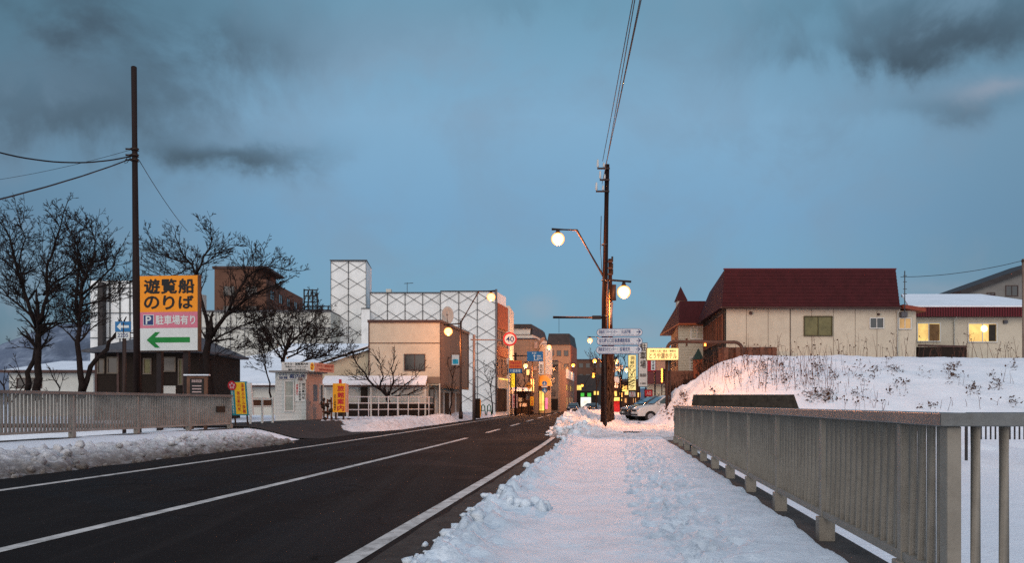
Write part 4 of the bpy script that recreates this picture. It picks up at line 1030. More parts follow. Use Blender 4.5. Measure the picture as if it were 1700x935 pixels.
# small gable porch roof right of the billboard tree
Yb = 50; r = thing('small_grey_roofed_shed', 'small shed with a steep grey roof right of the billboard tree', 'shed', (X(358, Yb), Yb, 0))
body(r, [WX(349, Yb), WX(366, Yb), WX(366, Yb + 3), WX(349, Yb + 3)], 0, Z(606, Yb), dkbrown)
b = MB(); b.slab([(X(348, Yb), Yb - .5, Z(590, Yb)), (X(368, Yb), Yb - .5, Z(590, Yb)), (X(370, Yb), Yb - .8, Z(611, Yb)), (X(352, Yb), Yb - .8, Z(611, Yb))], (0, .1, .1)); b.build('roof', greyroof, r)
b = MB(); b.slab([(X(348, Yb), Yb - .9, Z(600, Yb)), (X(350, Yb), Yb - .9, Z(598, Yb)), (X(358, Yb), Yb - .9, Z(611, Yb)), (X(356, Yb), Yb - .9, Z(613, Yb))], (0, .12, 0)); b.build('bargeboard', s_white, r)

# --- brown block behind trees with rooftop steel frame
Yb = 98; A = WX(356, Yb); B = WX(442, Yb); C_ = WX(503, 116)
r = thing('brown_hotel_block', 'brown tiled hotel block with stepped roof behind the bare trees', 'building', (A[0], Yb, 0))
zT = Z(446, Yb)
body(r, [A, B, C_, (A[0] - 3, 122)], 0, zT - 1.2, brown_b); body(r, [(A[0], A[1] + .02), (B[0] - 1, B[1] + .02), ((B[0] * .55 + C_[0] * .45) - 1, 106), (A[0] - 1, 110)], zT - 1.19, zT, brown_b, 'upper_storey')
b = MB(); b.prism([(A[0] - .2, Yb - .2), (B[0] + .2, Yb - .2), (B[0] * .55 + C_[0] * .45, 106), (A[0] - 1, 110)], zT + .001, zT + .25); b.build('parapet', trim, r)
for k in range(6):
    for j in range(2): window(r, A, B, 1.0 + j * 2.6 + (0 if k < 3 else 0), 2.4 + j * 2.6, zT - 3.2 - k * 2.3, zT - 2.0 - k * 2.3, dark_glass, fm=brown_b, mull=1)
A2, B2 = B, C_
for k in range(4):
    for j in range(4): window(r, A2, B2, 1.5 + j * 3.8, 3.3 + j * 3.8, zT - 3.4 - k * 2.6, zT - 2.2 - k * 2.6, dark_glass, fm=brown_b, mull=1)
Yb = 105; r = thing('rooftop_steel_frame', 'open steel frame tower beside the brown hotel block', 'steel frame', (X(525, Yb), Yb, 0))
b = MB()
for px, q in ((505, 480), (512, 482), (519, 482), (527, 486), (534, 508), (545, 508)): b.tube([(X(px, Yb), Yb, 0), (X(px, Yb), Yb, Z(q, Yb))], .10, 5)
b.build('uprights', seam_m, r); b = MB()
for q, p0, p1 in ((482, 505, 527), (492, 505, 527), (502, 505, 527), (509, 505, 548), (515, 505, 548)): b.tube([(X(p0, Yb), Yb - .1, Z(q, Yb)), (X(p1, Yb), Yb - .1, Z(q, Yb))], .08, 5)
for p in (505, 512, 519): b.tube([(X(p, Yb), Yb - .15, Z(502, Yb)), (X(p + 8, Yb), Yb - .15, Z(482, Yb))], .05, 4)
b.build('crossbars', seam_m, r)
Yb = 90; A = WX(335, Yb); B = WX(549, Yb)
r = thing('long_white_hall', 'long pale windowless hall behind the trees below the brown hotel block', 'building', (A[0], Yb, 0))
body(r, [A, B, (B[0], Yb + 6.5), (A[0], Yb + 6.5)], 0, Z(518, Yb), white_w)
b = MB(A, B); W = B[0] - A[0]
b.box(0, W, .005, .05, Z(545, Yb) - .1, Z(545, Yb) + .1); 
for k in range(1, 9): b.box(W * k / 9 - .04, W * k / 9 + .04, .051, .08, .5, Z(518, Yb))
b.build('panel_joints', mat('joint_grey', (.2, .2, .2), .8), r)
b = MB(); b.prism([(A[0], Yb - .25), (B[0], Yb - .25), (B[0], Yb + 6.6), (A[0], Yb + 6.6)], Z(518, Yb) + .002, Z(515.5, Yb)); b.build('roof_edge', greyroof, r)

# --- low snow roofed hall and right wing
Yb = 68; A = WX(362, Yb); B = WX(616, Yb)
r = thing('snow_roofed_hall', 'low white hall with a broad snow covered roof behind the kiosk', 'building', (A[0], Yb, 0))
body(r, [A, B, (B[0], Yb + 9), (A[0], Yb + 9)], 0, Z(641, Yb), white_w)
b = MB(); ze = Z(641, Yb); zt1 = Z(585, Yb + 9)
b.slab([(A[0] - .5, Yb - .6, ze), (B[0], Yb - .6, ze), (B[0], Yb + 9, Z(574, Yb + 9)), (X(478, Yb + 9), Yb + 9, Z(574, Yb + 9)), (X(440, Yb + 9), Yb + 9, zt1 - .3), (X(355, Yb + 9), Yb + 9, zt1 - 1.0)], (0, .06, .18)); b.build('snowy_roof', snow_roof, r)
b = MB(); b.box(A[0] - .5, B[0], Yb - .66, Yb - .58, ze - .12, ze + .04); b.build('gutter', trim, r)
for p0, p1 in ((395, 420), (590, 606)): pwin(r, A, B, p0, p1, 648, 658, dark_glass, mull=1)

# --- beige building
Yb = 62; A = WX(613, Yb); B = WX(731, Yb); C_ = WX(777, 73); D_ = (A[0] + 1.5, 73)
r = thing('beige_flat_roofed_building', 'beige two storey flat roofed building with one dark window behind the pipe fence', 'building', (A[0], Yb, 0))
zt = Z(536, Yb); zm = Z(640, Yb); AB = (A, B); BC = (B, C_)
body(r, [A, B, C_, D_], zm, zt, beige)
b = MB(); b.prism([(A[0] - .12, A[1] - .12), (B[0] + .1, B[1] - .14), (C_[0] + .14, C_[1]), (D_[0], D_[1])], zt + .001, zt + .20); b.build('roof_trim', trim, r)
# lower storey (recessed)
i0 = (A[0] + .02, Yb + .25); i1 = (X(715, Yb), Yb + .25); i2 = (B[0] - .35, Yb + 1.2); i3 = (C_[0] - .6, 72.8)
body(r, [i0, i1, (i1[0] + .02, Yb + .9), i2, i3, (D_[0], 72.8)], 0, zm - .01, white_w, 'lower_wall')
b = MB(A, B); b.box(0, (B[0] - A[0]), .004, .035, Z(570, Yb) - .03, Z(570, Yb) + .03)
b.build('wall_joint', trim, r)
b = MB(A, B); W = B[0] - A[0]; b.box(W - .02, W + .06, .0, .07, zm, zt); b.build('corner_trim', trim, r); b = MB(A, B); b.box(-.06, .02, .0, .07, zm - 2, zt); b.build('corner_trim', trim, r)
b = MB(*BC); Lb = (Vector(C_) - Vector(B)).length; b.box(0, Lb, .0, .06, zm - .18, zm + .02); b.box(Lb - .1, Lb, .0, .08, zm + .02, zt); b.build('flank_trim', trim, r)
b = MB(*BC); 
for k in range(1, 3): b.box(Lb * k / 3 - .03, Lb * k / 3 + .03, .002, .03, zm + .02, zt)
b.build('flank_joints', tan, r)
b = MB(*BC); b.box(.02, Lb - .1, .0012, .012, zm + .03, zt - .02); b.build('flank_cladding_or_tint', pink, r)  # pink over the beige flank: warm lamp light put into the colour
pwin(r, A, B, 671, 706, 588, 616, dark_glass, fm=trim, fw=.06, mull=1)
E_ = ((X(710, Yb), Yb - .1), (X(731, Yb), Yb - .1))
b = MB(); b.prism([(X(709.5, Yb), Yb - .12), (X(731, Yb), Yb - .12), (X(731, Yb), Yb + .9), (X(709.5, Yb), Yb + .9)], Z(637, Yb), Z(626, Yb) ); b.build('porch_canopy', tan, r)
b = MB(); b.box(X(709.5, Yb), X(711.3, Yb), Yb - .12, Yb + .1, .2, Z(637, Yb)); b.box(X(729, Yb), X(731, Yb), Yb - .12, Yb + .1, .2, Z(637, Yb)); b.build('porch_post', white_w, r)
b = MB(); b.box(X(713, Yb), X(721, Yb), Yb - .02, Yb + .2, .3, Z(644, Yb)); dr = b.build('door', dkbrown, r)
b = MB(); b.box(X(714, Yb), X(720, Yb), Yb - .05, Yb - .021, 1.2, Z(647, Yb)); b.build('door_pane', dark_glass, dr)
FL = (i2, i3); Lf = (Vector(i3) - Vector(i2)).length
for k in range(4):
    b = MB(*FL); b.box(.5 + k * 2.4, 1.9 + k * 2.4, .005, .05, .3, zm - .5); b.build('shutter', (tan, dkbrown, pink, tan)[k], r)
b = MB(); b.tube([(X(743, 64.5), 65.5, zt + .1), (X(743, 64.5), 65.5, zt + .6)], .05, 6); dm = b.build('dish_mast', steel_m, r)
# gable wing
g0 = X(525, Yb + 1); g1 = A[0]; zg0 = Z(607, Yb); zg1 = Z(577, Yb)
r = thing('beige_lean_to', 'beige lean to wing with a sloping snow covered roof left of the beige building', 'building', (g0, Yb, 0))
b = MB(); b.add([(g0, Yb + .4, .2), (g1, Yb + .4, .2), (g1, Yb + .4, zg1 - .12), (g0, Yb + .4, zg0 - .12), (g0, Yb + 5.5, .2), (g1, Yb + 5.5, .2), (g1, Yb + 5.5, zg1 - .12), (g0, Yb + 5.5, zg0 - .12)], [(0, 1, 2, 3), (7, 6, 5, 4), (0, 4, 5, 1), (1, 5, 6, 2), (2, 6, 7, 3), (3, 7, 4, 0)]); b.build('wall', beige2, r)
b = MB(); b.slab([(g0 - .5, Yb - .1, zg0 - .22), (g1 - .07, Yb - .1, zg1 - .03), (g1 - .07, Yb + 5.8, zg1 + .6), (g0 - .5 - 1.2, Yb + 5.8, zg0 + .62)], (0, 0, .16)); rf = b.build('snowy_roof', snow_roof, r)
b = MB(); b.slab([(g0 - .55, Yb - .17, zg0 - .28), (g1 - .07, Yb - .17, zg1 - .10), (g1 - .07, Yb - .105, zg1 - .10), (g0 - .55, Yb - .105, zg0 - .28)], (0, 0, .16)); b.build('bargeboard', dkbrown, rf)
# snowy canopy in front
A = WX(536, 61.2); B = WX(708, 61.2)
r = thing('snowy_canopy', 'long low white porch with a snow covered roof under the beige wall', 'porch', (A[0], 61.2, 0))
b = MB(); b.slab([(A[0], 60.6, Z(640, 61)), (B[0], 60.6, Z(640, 61)), (B[0], 61.95, Z(627, 61.5)), (A[0], 61.95, Z(627, 61.5))], (0, 0, .14)); b.build('snowy_roof', snow_roof, r)
b = MB(); b.box(A[0], B[0], 60.54, 60.6, Z(643, 61), Z(640.4, 61)); b.build('fascia', trim, r)
b = MB(); b.box(A[0], B[0], 61.3, 61.4, .2, Z(640.6, 61)); b.build('wall', white_w, r)
for p in (540, 575, 615, 660, 705): b = MB(); b.box(X(p, 60.7), X(p, 60.7) + .1, 60.62, 60.72, .2, Z(641, 61)); b.build('post', white_w, r)
b = MB(); b.box(X(600, 61.2), X(610, 61.2), 60.9, 61.28, .3, Z(642, 61)); b.build('door', dkbrown, r)
b = MB(); b.box(X(560, 61.2), X(716, 61.2), 60.95, 61.25, .2, 1.35); b.build('dark_base', dkbrown, r)
# dish
r = thing('satellite_dish', 'round grey satellite dish on the corner roof of the beige building', 'satellite dish', (X(743, 65.5), 65.4, zt + .3))
cx_, cz_ = X(743, 65), Z(524, 65); b = MB(); rings = []
for i in range(5):
    q = i / 4 * .48
    for j in range(20): t = j * math.pi / 10; rings.append((cx_ + q * math.cos(t) * .95, 65.1 - .14 * (q / .48) ** 2 * 1.0, cz_ + q * math.sin(t) * 1.45))
b.add(rings, [(i * 20 + j, (i + 1) * 20 + j, (i + 1) * 20 + (j + 1) % 20, i * 20 + (j + 1) % 20) for i in range(4) for j in range(20)], True); o = b.build('dish', mat('dish_grey', (.36, .35, .33), .5, .1), r); sm_ = o.modifiers.new('thick', 'SOLIDIFY'); sm_.thickness = .03
b = MB(); b.tube([(cx_, 65.15, cz_ - .1), (cx_, 65.4, cz_ - .5), (cx_, 65.4, zt + .25)], .05, 6); b.build('mount', steel_m, r)
b = MB(); b.tube([(cx_, 65.0, cz_ - .6), (cx_, 64.4, cz_)], .025, 5); b.sphere((cx_, 64.4, cz_), .07, 6, 4); b.build('feed_horn', steel_m, r)

# --- scaffold sheeted tower and block
def lattice(par, A, B, z0, z1, step, hz, name='scaffold_lattice', inv=False):
    W = (Vector(B) - Vector(A)).length; n = max(1, round(W / step)); st = W / n; b = MB(A, B)
    for k in range(n + 1): b.box(max(0, k * st - .035), min(W, k * st + .035), .005, .09, z0, z1)
    b.box(0, W, .091, .16, z1 - .08, z1 + .04)
    z = z1 - .15
    while z - 1.24 > z0:
        for k in range(n):
            b.tube([(k * st, .06, z), ((k + 1) * st, .06, z - 1.24)], .026, 4, False); b.tube([(k * st, .075, z - 1.24), ((k + 1) * st, .075, z)], .020, 4, False)
        z -= 1.83
    b.build(name, seam_m, par)
Yb = 95; A = WX(549, Yb); B = WX(608, Yb); C_ = WX(617, 101)
r = thing('sheeted_tower', 'tall narrow tower wrapped in white sheeting with diagonal scaffold bracing', 'tower', (A[0], Yb, 0))
body(r, [A, B, C_, (A[0] + 1, 101)], 0, Z(433, Yb), sheet); lattice(r, A, B, Z(574, Yb), Z(433, Yb), 2.0, 2.9)
b = MB(); b.prism([(A[0] - .1, Yb - .1), (B[0] + .1, Yb - .1), (C_[0], 101), (A[0] + 1, 101)], Z(433, Yb) + .002, Z(431.5, Yb)); b.build('top_edge', seam_m, r)
r = thing('white_annex', 'small plain white annex between the sheeted tower and the beige building', 'building', (X(600, 90), 90, 0))
body(r, [WX(600, 90), WX(614, 90), WX(614, 94.5), WX(600, 94.5)], 0, Z(513, 90), sheet)
b = MB(); b.prism([WX(599.5, 89.9), WX(614.5, 89.9), WX(614.5, 94.6), WX(599.5, 94.6)], Z(513, 90) + .002, Z(511.5, 90)); b.build('roof_edge', seam_m, r)
Yb = 92; A = WX(731, Yb); B = WX(823, Yb); C_ = WX(840, 97.2); L0 = WX(614, Yb + .8); L1_ = WX(731, Yb + .8)
r = thing('sheeted_hotel', 'wide hotel wrapped in white scaffold sheeting with orange brown street front', 'building', (L0[0], Yb, 0))
zt = Z(483.5, Yb); zl = Z(486, Yb + .8)
body(r, [L0, L1_, (L1_[0], 97), (L0[0], 97)], 0, zl, sheet); body(r, [A, B, C_, (A[0], 97.2)], 0, zt, sheet, 'street_wing')
lattice(r, L0, L1_, Z(580, Yb), zl, 1.92, 2.6); lattice(r, A, B, .9, zt, 2.0, 2.6)
S = (B, C_); Ls = (Vector(C_) - Vector(B)).length
for (q0, q1, m, nm, n1) in ((503, 544, orange_w, 'orange_band', .25), (544.5, 574, pink, 'window_band', .08), (574.5, 591, orange_w, 'orange_band', .28), (591.5, 626, pink, 'window_band', .08), (626.5, 645, beige, 'sign_band', .25), (645.5, 684, dkbrown, 'shop_front', .1)):
    b = MB(*S); b.box(.05, Ls, .004, n1, max(.3, Z(q1, Yb)), Z(q0, Yb)); b.build(nm, m, r)
for (q0, q1) in ((548, 570), (595, 622)):
    for k in range(2): window(r, *S, .5 + k * Ls * .45, .5 + k * Ls * .45 + Ls * .36, Z(q1, Yb), Z(q0, Yb), warm_dim, fm=trim, mull=1, depth=.14)
b = MB(*S); b.box(.3, Ls - .2, .26, .30, Z(628, Yb) - .12, Z(628, Yb)); b.build('light_strip', shop_glow, r)
b = MB(); b.tube([(B[0] + .06, Yb - .06, .5), (B[0] + .06, Yb - .06, zt + .2)], .12, 8); b.build('corner_pipe', steel_m, r)
r = thing('rooftop_antenna', 'thin television antenna on the sheeted hotel roof', 'antenna', (X(676, 94), 94, zl))
b = MB(); b.tube([(X(676, 94), 94, zl - .1), (X(676, 94), 94, Z(469, 94))], .03, 4); b.tube([(X(671, 94), 94, Z(471, 94)), (X(686, 94), 94, Z(470, 94))], .03, 4)
for p in (673, 676, 679, 682, 685): b.tube([(X(p, 94), 93.7, Z(470.5, 94)), (X(p, 94), 94.3, Z(470.5, 94))], .02, 3)
b.build('antenna_mesh', seam_m, r)
b = MB(); b.box(X(643, 94), X(651, 94), 93, 94, zl + .002, Z(482, 94)); tag(b.build('roof_vent_box', white_w), 'small white box on the sheeted hotel roof', 'roof box')

# --- street row beyond on the left
def block(name, label, pts, q_top, m, z0=0, roof=None, rh=1.0, cat='building', over=.25):
    r = thing(name, label, cat, (X(*pts[0]), pts[0][1], 0)); poly = [WX(*p) for p in pts]; zt = Z(q_top, pts[0][1])
    body(r, poly, z0, zt, m)
    if roof:
        c = sum((Vector(p) for p in poly), Vector((0, 0))) / len(poly)
        o = [tuple(c + (Vector(p) - c) * (1 + over * .12)) for p in poly]; t = [tuple(c + (Vector(p) - c) * .88) for p in poly]
        b = MB(); b.prism(o, zt + .002, zt + rh, t); b.build('roof', roof, r)
    return r, poly, zt
r, P_, zt = block('white_slab_building', 'narrow white building rising behind the orange street front of the sheeted hotel', [(835, 104), (846, 104), (853, 112), (838, 112)], 508, white_w)
S = (P_[1], P_[2])
for k in range(2):
    for j in range(3): window(r, P_[0], P_[1], .25, .6, zt - 2.5 - j * 3, zt - 1.2 - j * 3, dark_glass, mull=0, fm=trim) if k == 0 else None
r, P_, zt = block('mansard_hotel', 'pale hotel with a dark stepped mansard roof behind the blank grey wall', [(845, 135), (884, 135), (908, 150), (860, 152)], 556, white_w, roof=darkroof, rh=1.6)
b = MB(); b.prism([WX(850, 134.8), WX(880, 134.8), WX(898, 146), WX(866, 148)], zt + .0, Z(546, 135)); b.build('upper_storey', white_w, r)
b = MB(); b.prism([WX(849, 134.4), WX(882, 134.4), WX(902, 147), WX(864, 149)], Z(546, 135) + .003, Z(542, 135) + .3); b.build('top_roof', darkroof, r)
for k in range(3): window(r, P_[0], P_[1], .6 + k * 1.1, 1.2 + k * 1.1, zt - 1.6, zt - .6, dark_glass, mull=0, fm=trim)
r, P_, zt = block('blank_grey_building', 'grey beige building with a blank windowless side wall behind the orange town sign', [(841, 118), (893, 118), (897, 126), (846, 126)], 564, tan, roof=trim, rh=.25)
b = MB(P_[0], P_[1]); b.box(X(887, 118) - P_[0][0], X(892, 118) - P_[0][0], .01, .35, Z(579, 118), Z(568, 118)); b.build('wall_vent', steel_m, r)
b = MB(P_[0], P_[1]); b.box(X(884, 118) - P_[0][0], X(891, 118) - P_[0][0], .01, .35, Z(615, 118), Z(609, 118)); b.build('wall_unit', steel_m, r)
for px in (852, 881): b = MB(P_[0], P_[1]); s = X(px, 118) - P_[0][0]; b.box(s, s + .08, .002, .1, .3, zt); b.build('drain_pipe', steel_m, r)
# ground floor shop with snowy awning
r = thing('lit_souvenir_shop', 'small dim shop with a snow topped awning under the blank grey wall', 'shop', (X(843, 112), 112, 0))
body(r, [WX(842, 113), WX(882, 113), WX(884, 117.8), WX(843, 117.8)], 0, Z(648, 113), dkbrown)
b = MB(); b.slab([(X(842, 112), 111.5, Z(650, 112)), (X(881, 112), 111.5, Z(650, 112)), (X(881, 112), 113, Z(645, 112)), (X(842, 112), 113, Z(645, 112))], (0, 0, .12)); b.build('snowy_awning', snow_roof, r)
A = WX(842, 112.95); B = WX(882, 112.95); 
for p0, p1, q0, q1, m in ((847, 851, 656, 680, white_w), (860, 869, 660, 668, curtain), (862, 875, 669, 676, white_w), (873, 880, 655, 665, dark_glass)): pwin(r, A, B, p0, p1, q0, q1, m, mull=0, fm=trim)
b = MB()
for k in range(12): b.sphere((X(843.5, 112), 112.2, Z(648 + k * 3, 112)), .13, 6, 4)
b.build('string_lights', globe_or, r)
# ribbed sign tower with orange awning (the restaurant)
Yt = 122; A = WX(894, Yt); B = WX(905, Yt); C_ = WX(915, 127)
r = thing('ribbed_shop_tower', 'cream ribbed shop tower with an arched top and a glowing orange dome awning', 'shop', (A[0], Yt, 0))
zt = Z(573, Yt); body(r, [A, B, C_, (A[0] + .5, 127)], 0, zt, mat('ribbed_cream', (.50, .36, .24), .7, .1, 1))
b = MB(A, B); W = (Vector(B) - Vector(A)).length; b.add([(0, .02, zt), (W * .25, .02, zt + .9), (W * .7, .02, zt + 1.15), (W, .02, zt + 1.0), (W, -3, zt + 1.0), (W * .7, -3, zt + 1.15), (W * .25, -3, zt + .9), (0, -3, zt)], [(0, 3, 2, 1), (7, 6, 5, 4), (0, 1, 6, 7), (1, 2, 5, 6), (2, 3, 4, 5), (0, 7, 4, 3)]); b.build('arched_top', pink, r)
b = MB(B, C_); Lc = (Vector(C_) - Vector(B)).length
for k in range(7): b.box(Lc * (k + .2) / 7, Lc * (k + .5) / 7, .01, .22, Z(621, Yt), zt - .2)
b.build('ribs', s_white, r)
b = MB(); rr = 1.45; cc = (X(903, 119.5), 120.6, Z(641, 120)); vs = []
for i in range(7):
    for j in range(13): th = i / 6 * math.pi / 2; ph = math.pi + j / 12 * math.pi; vs.append((cc[0] + rr * math.cos(th) * math.cos(ph) * .82, cc[1] + rr * math.cos(th) * math.sin(ph), cc[2] + 1.55 * math.sin(th)))
b.add(vs, [(i * 13 + j, i * 13 + j + 1, (i + 1) * 13 + j + 1, (i + 1) * 13 + j) for i in range(6) for j in range(12)], True); b.build('dome_awning', orange_lit, r)
b = MB(); b.box(X(893, 121), X(913, 121), 119.9, 120.5, Z(649, 121), Z(641.5, 121)); b.build('canopy_beam', trim, r)
b = MB(); b.box(X(893.5, 121), X(905, 121), 121.6, 121.9, .4, Z(650, 121)); b.build('shop_window', shop_glow, r)
b = MB(); b.box(X(905.5, 121), X(909.5, 121), 121.5, 121.8, .6, Z(661, 121)); b.build('pink_poster', pink_lit, r)
b = MB(); b.box(X(898, 121), X(899, 121), 121.4, 121.5, .4, Z(650, 121)); b.box(X(904.6, 121), X(905.4, 121), 121.4, 121.5, .4, Z(650, 121)); b.build('window_bars', trim, r)
r, P_, zt = block('dark_roofed_hotel', 'hotel with a dark mansard roof and a flank painted orange as lamp light farther down the street', [(908, 165), (947, 165), (957, 178), (915, 180)], 573, tan, roof=darkroof, rh=2.3)
S = (P_[1], P_[2]); b = MB(*S); Lc = (Vector(P_[2]) - Vector(P_[1])).length; b.box(.1, Lc, .01, .1, 1, zt); b.build('lamplit_flank_paint', orange_w, r)  # orange sheet on the flank stands for lamp light falling there
for j in range(4):
    for k in range(3): window(r, P_[0], P_[1], .5 + k * 1.4, 1.4 + k * 1.4, zt - 2.2 - j * 2.6, zt - 1.1 - j * 2.6, dark_glass, mull=0, fm=trim)
r, P_, zt = block('tan_block', 'tan block with dark ground floor between the ribbed tower and the lit white shopfront', [(909, 140), (927, 140), (935, 152), (912, 152)], 600, tan, roof=trim, rh=.2)
for j in range(3): window(r, P_[0], P_[1], .3, 1.3, zt - 1.6 - j * 2.1, zt - .6 - j * 2.1, dark_glass, mull=0, fm=trim)
b = MB(P_[0], P_[1]); b.box(.1, 1.7, .01, .08, .3, 2.2); b.build('shop_shutter', dkbrown, r)
b = MB(); b.box(X(910, 139), X(926, 139), 137.8, 139.5, Z(608, 139) - .1, Z(606, 139)); b.build('balcony_slab', darkroof, r)
r, P_, zt = block('white_shopfront', 'pale two storey shopfront with yellow lit windows near the road bend', [(930, 145), (939, 145), (953, 170), (935, 170)], 614, pink, roof=None)
S = (P_[1], P_[2]); Lc = (Vector(P_[2]) - Vector(P_[1])).length
b = MB(*S); b.box(.4, Lc * .8, .02, .3, Z(631, 155), Z(617, 155)); b.build('white_signboard', s_white, r)
for k in range(4): window(r, *S, 1 + k * Lc * .22, 1 + k * Lc * .22 + 2.4, Z(650, 155), Z(640, 155), shop_glow if k in (0, 2) else warm_dim, fm=trim, mull=1)
for k in range(3): window(r, *S, 1 + k * Lc * .3, 1 + k * Lc * .3 + 4, .5, Z(660, 155), warm_dim, fm=trim, mull=1)
r, P_, zt = block('brick_apartment_block', 'brown brick apartment block closing the street view behind the poles', [(945, 235), (1003, 235), (1004, 250), (950, 250)], 598, brown_b, roof=trim, rh=.3)
for j in range(2):
    for k in range(5): window(r, P_[0], P_[1], .8 + k * 1.9, 2 + k * 1.9, zt - 2.2 - j * 3, zt - .9 - j * 3, dark_glass, mull=0, fm=brown_b)
b = MB(); b.prism([WX(951, 222), WX(1004, 222), WX(1004, 232), WX(953, 232)], 0, Z(623, 222)); b.build('dark_podium', darkroof, r)
r, P_, zt = block('painted_lamplit_flank', 'narrow dark building painted orange to stand for lamp light on its side', [(940, 195), (950, 195), (958, 208), (946, 208)], 590, orange_w, roof=None)  # orange base colour replaces lamp glow on a dark wall
r, P_, zt = block('far_street_houses', 'dark low buildings behind the far street trees right of the poles', [(1016, 150), (1062, 150), (1062, 165), (1020, 165)], 634, dkbrown, roof=darkroof, rh=.5)
for k in range(6): window(r, P_[0], P_[1], .5 + k * .8, 1.1 + k * .8, 1.5 + (k % 2), 2.4 + (k % 2), shop_glow if k % 2 else warm_dim, mull=0, fm=trim)

# --- lamps down the street
def lx(px, Y): return X(px, Y)
street_lamp(lx(765, 58.5), 58.5, .3, 1, 'twin globe lamp with a blue pennant in front of the beige building', gm=globe_far, banner=True, sc=1.0)
for px, Y, s, lab in ((884, 107, 1, 'second twin globe lamp on the left pavement, by the blue road sign'), (933, 158, 1, 'third twin globe lamp on the left pavement, before the pale shopfront'),
                      (1010, 96, -1, 'twin globe lamp whose globes show on both sides of the wooden poles'), (1008, 142, -1, 'small twin globe lamp behind the poles, before the dark podium'),
                      (972, 222, 1, 'tiny orange twin globe lamp above the green lit banners'), (1030, 120, -1, 'slim twin globe lamp among the branches beside the laundry sign'),
                      (1000, 205, -1, 'farthest small orange twin globe lamp near the road bend')):
    street_lamp(lx(px, Y), Y, .1, s, lab, gm=globe_far if Y < 130 else globe_or)

# --- traffic mast with the 40 sign
Ym = 60.5; xm = X(787, Ym)
r = thing('speed_limit_mast', 'grey mast with a long arm holding the round red ringed 40 sign', 'traffic sign', (xm, Ym, .3))
b = MB(); b.tube([(xm, Ym, .2), (xm, Ym, Z(556, Ym))], [.14, .10], 10); b.build('mast', steel_m, r)
za = Z(565, Ym); b = MB(); b.tube([(xm - .25, Ym - .02, za + .03), (X(838, Ym), Ym - .02, za)], .05, 8); b.build('arm', steel_m, r)
cx_, cz_ = X(846.5, Ym), Z(563.5, Ym); b = MB(); b.tube([(cx_, Ym - .10, cz_), (cx_, Ym - .08, cz_)], .50, 28); dsk = b.build('red_disc', mat('sign_red_bright', (.5, .03, .03), .5, .08), r)
b = MB(); b.tube([(cx_, Ym - .105, cz_), (cx_, Ym - .102, cz_)], .375, 28); b.build('white_disc', s_white, dsk)
A = (cx_ - .5, Ym - .11); B = (cx_ + .5, Ym - .11); text_part(A, B, [('40', .22, .79, cz_ - .2, cz_ + .2)], .002, s_navy, dsk, bold=.012)
b = MB(); b.tube([(cx_ - .4, Ym - .06, cz_), (cx_ - .1, Ym - .06, cz_)], .05, 6); b.build('bracket', steel_m, r)
b = MB(); b.box(xm - .02, xm + .42, Ym + .25, Ym + .75, .3, Z(662, Ym)); r2 = b.build('control_cabinet', dkbrown); tag(r2, 'dark control cabinet with an orange reflecting edge at the foot of the grey mast', 'cabinet')
b = MB(); b.box(xm + .425, xm + .47, Ym + .25, Ym + .75, .4, Z(664, Ym)); b.build('reflective_edge', mat('reflector_orange', (.8, .3, .03), .4, .1), r2)
# green A-shaped bike barriers
for k, px in enumerate((802, 812)):
    Yg = 76; x = X(px, Yg); b = MB(); b.tube([(x - .22, Yg, .3), (x - .14, Yg, 1.15), (x, Yg, 1.3), (x + .14, Yg, 1.15), (x + .22, Yg, .3)], .05, 6); b.tube([(x - .18, Yg, .75), (x + .18, Yg, .75)], .04, 5)
    tag(b.build('green_barrier', mat('green_tube', (.01, .16, .06), .5, .1)), ('left one of two green hoop barriers before the sheeted hotel', 'right one of two green hoop barriers before the sheeted hotel')[k], 'barrier', 'green hoop barriers')

# --- town signs
Ys = 96; xs_ = X(856, Ys)
r = thing('town_sign_gantry', 'dark pole with an arm carrying the blue direction sign over the road', 'road sign', (xs_, Ys, .2))
b = MB(); b.tube([(xs_, Ys, 0), (xs_, Ys, Z(586, Ys))], .12, 8); b.build('pole', iron_m, r); b = MB(); b.tube([(xs_ - .4, Ys, Z(591, Ys)), (X(878, Ys), Ys, Z(591, Ys))], .07, 6); b.build('arm', iron_m, r)
A = (X(875, Ys), Ys - .1); B = (X(901.5, Ys), Ys - .1); W = B[0] - A[0]
pb = panel(A, B, 0, W, Z(600, Ys), Z(584, Ys), -.05, 0, 'blue_panel', s_blue, r)
b = MB(A, B); f = lambda px: X(px, Ys) - A[0]
write(b, '虻田', f(883), f(890), Z(588, Ys), Z(585, Ys), .01, .02); write(b, '洞爺', f(891), f(898), Z(593, Ys), Z(590, Ys), .01, .02); write(b, '温泉街', f(891), f(900), Z(597, Ys), Z(594.2, Ys), .01, .02)
b.box(f(886.6), f(887.8), .006, .012, Z(598.5, Ys), Z(591, Ys)); b.box(f(887.8), f(894), .006, .012, Z(598.5, Ys), Z(597.6, Ys)); b.add([(f(885), .01, Z(592, Ys)), (f(889.4), .01, Z(592, Ys)), (f(887.2), .01, Z(588.8, Ys))], [(0, 1, 2)])
b.build('white_marks', s_white, pb)
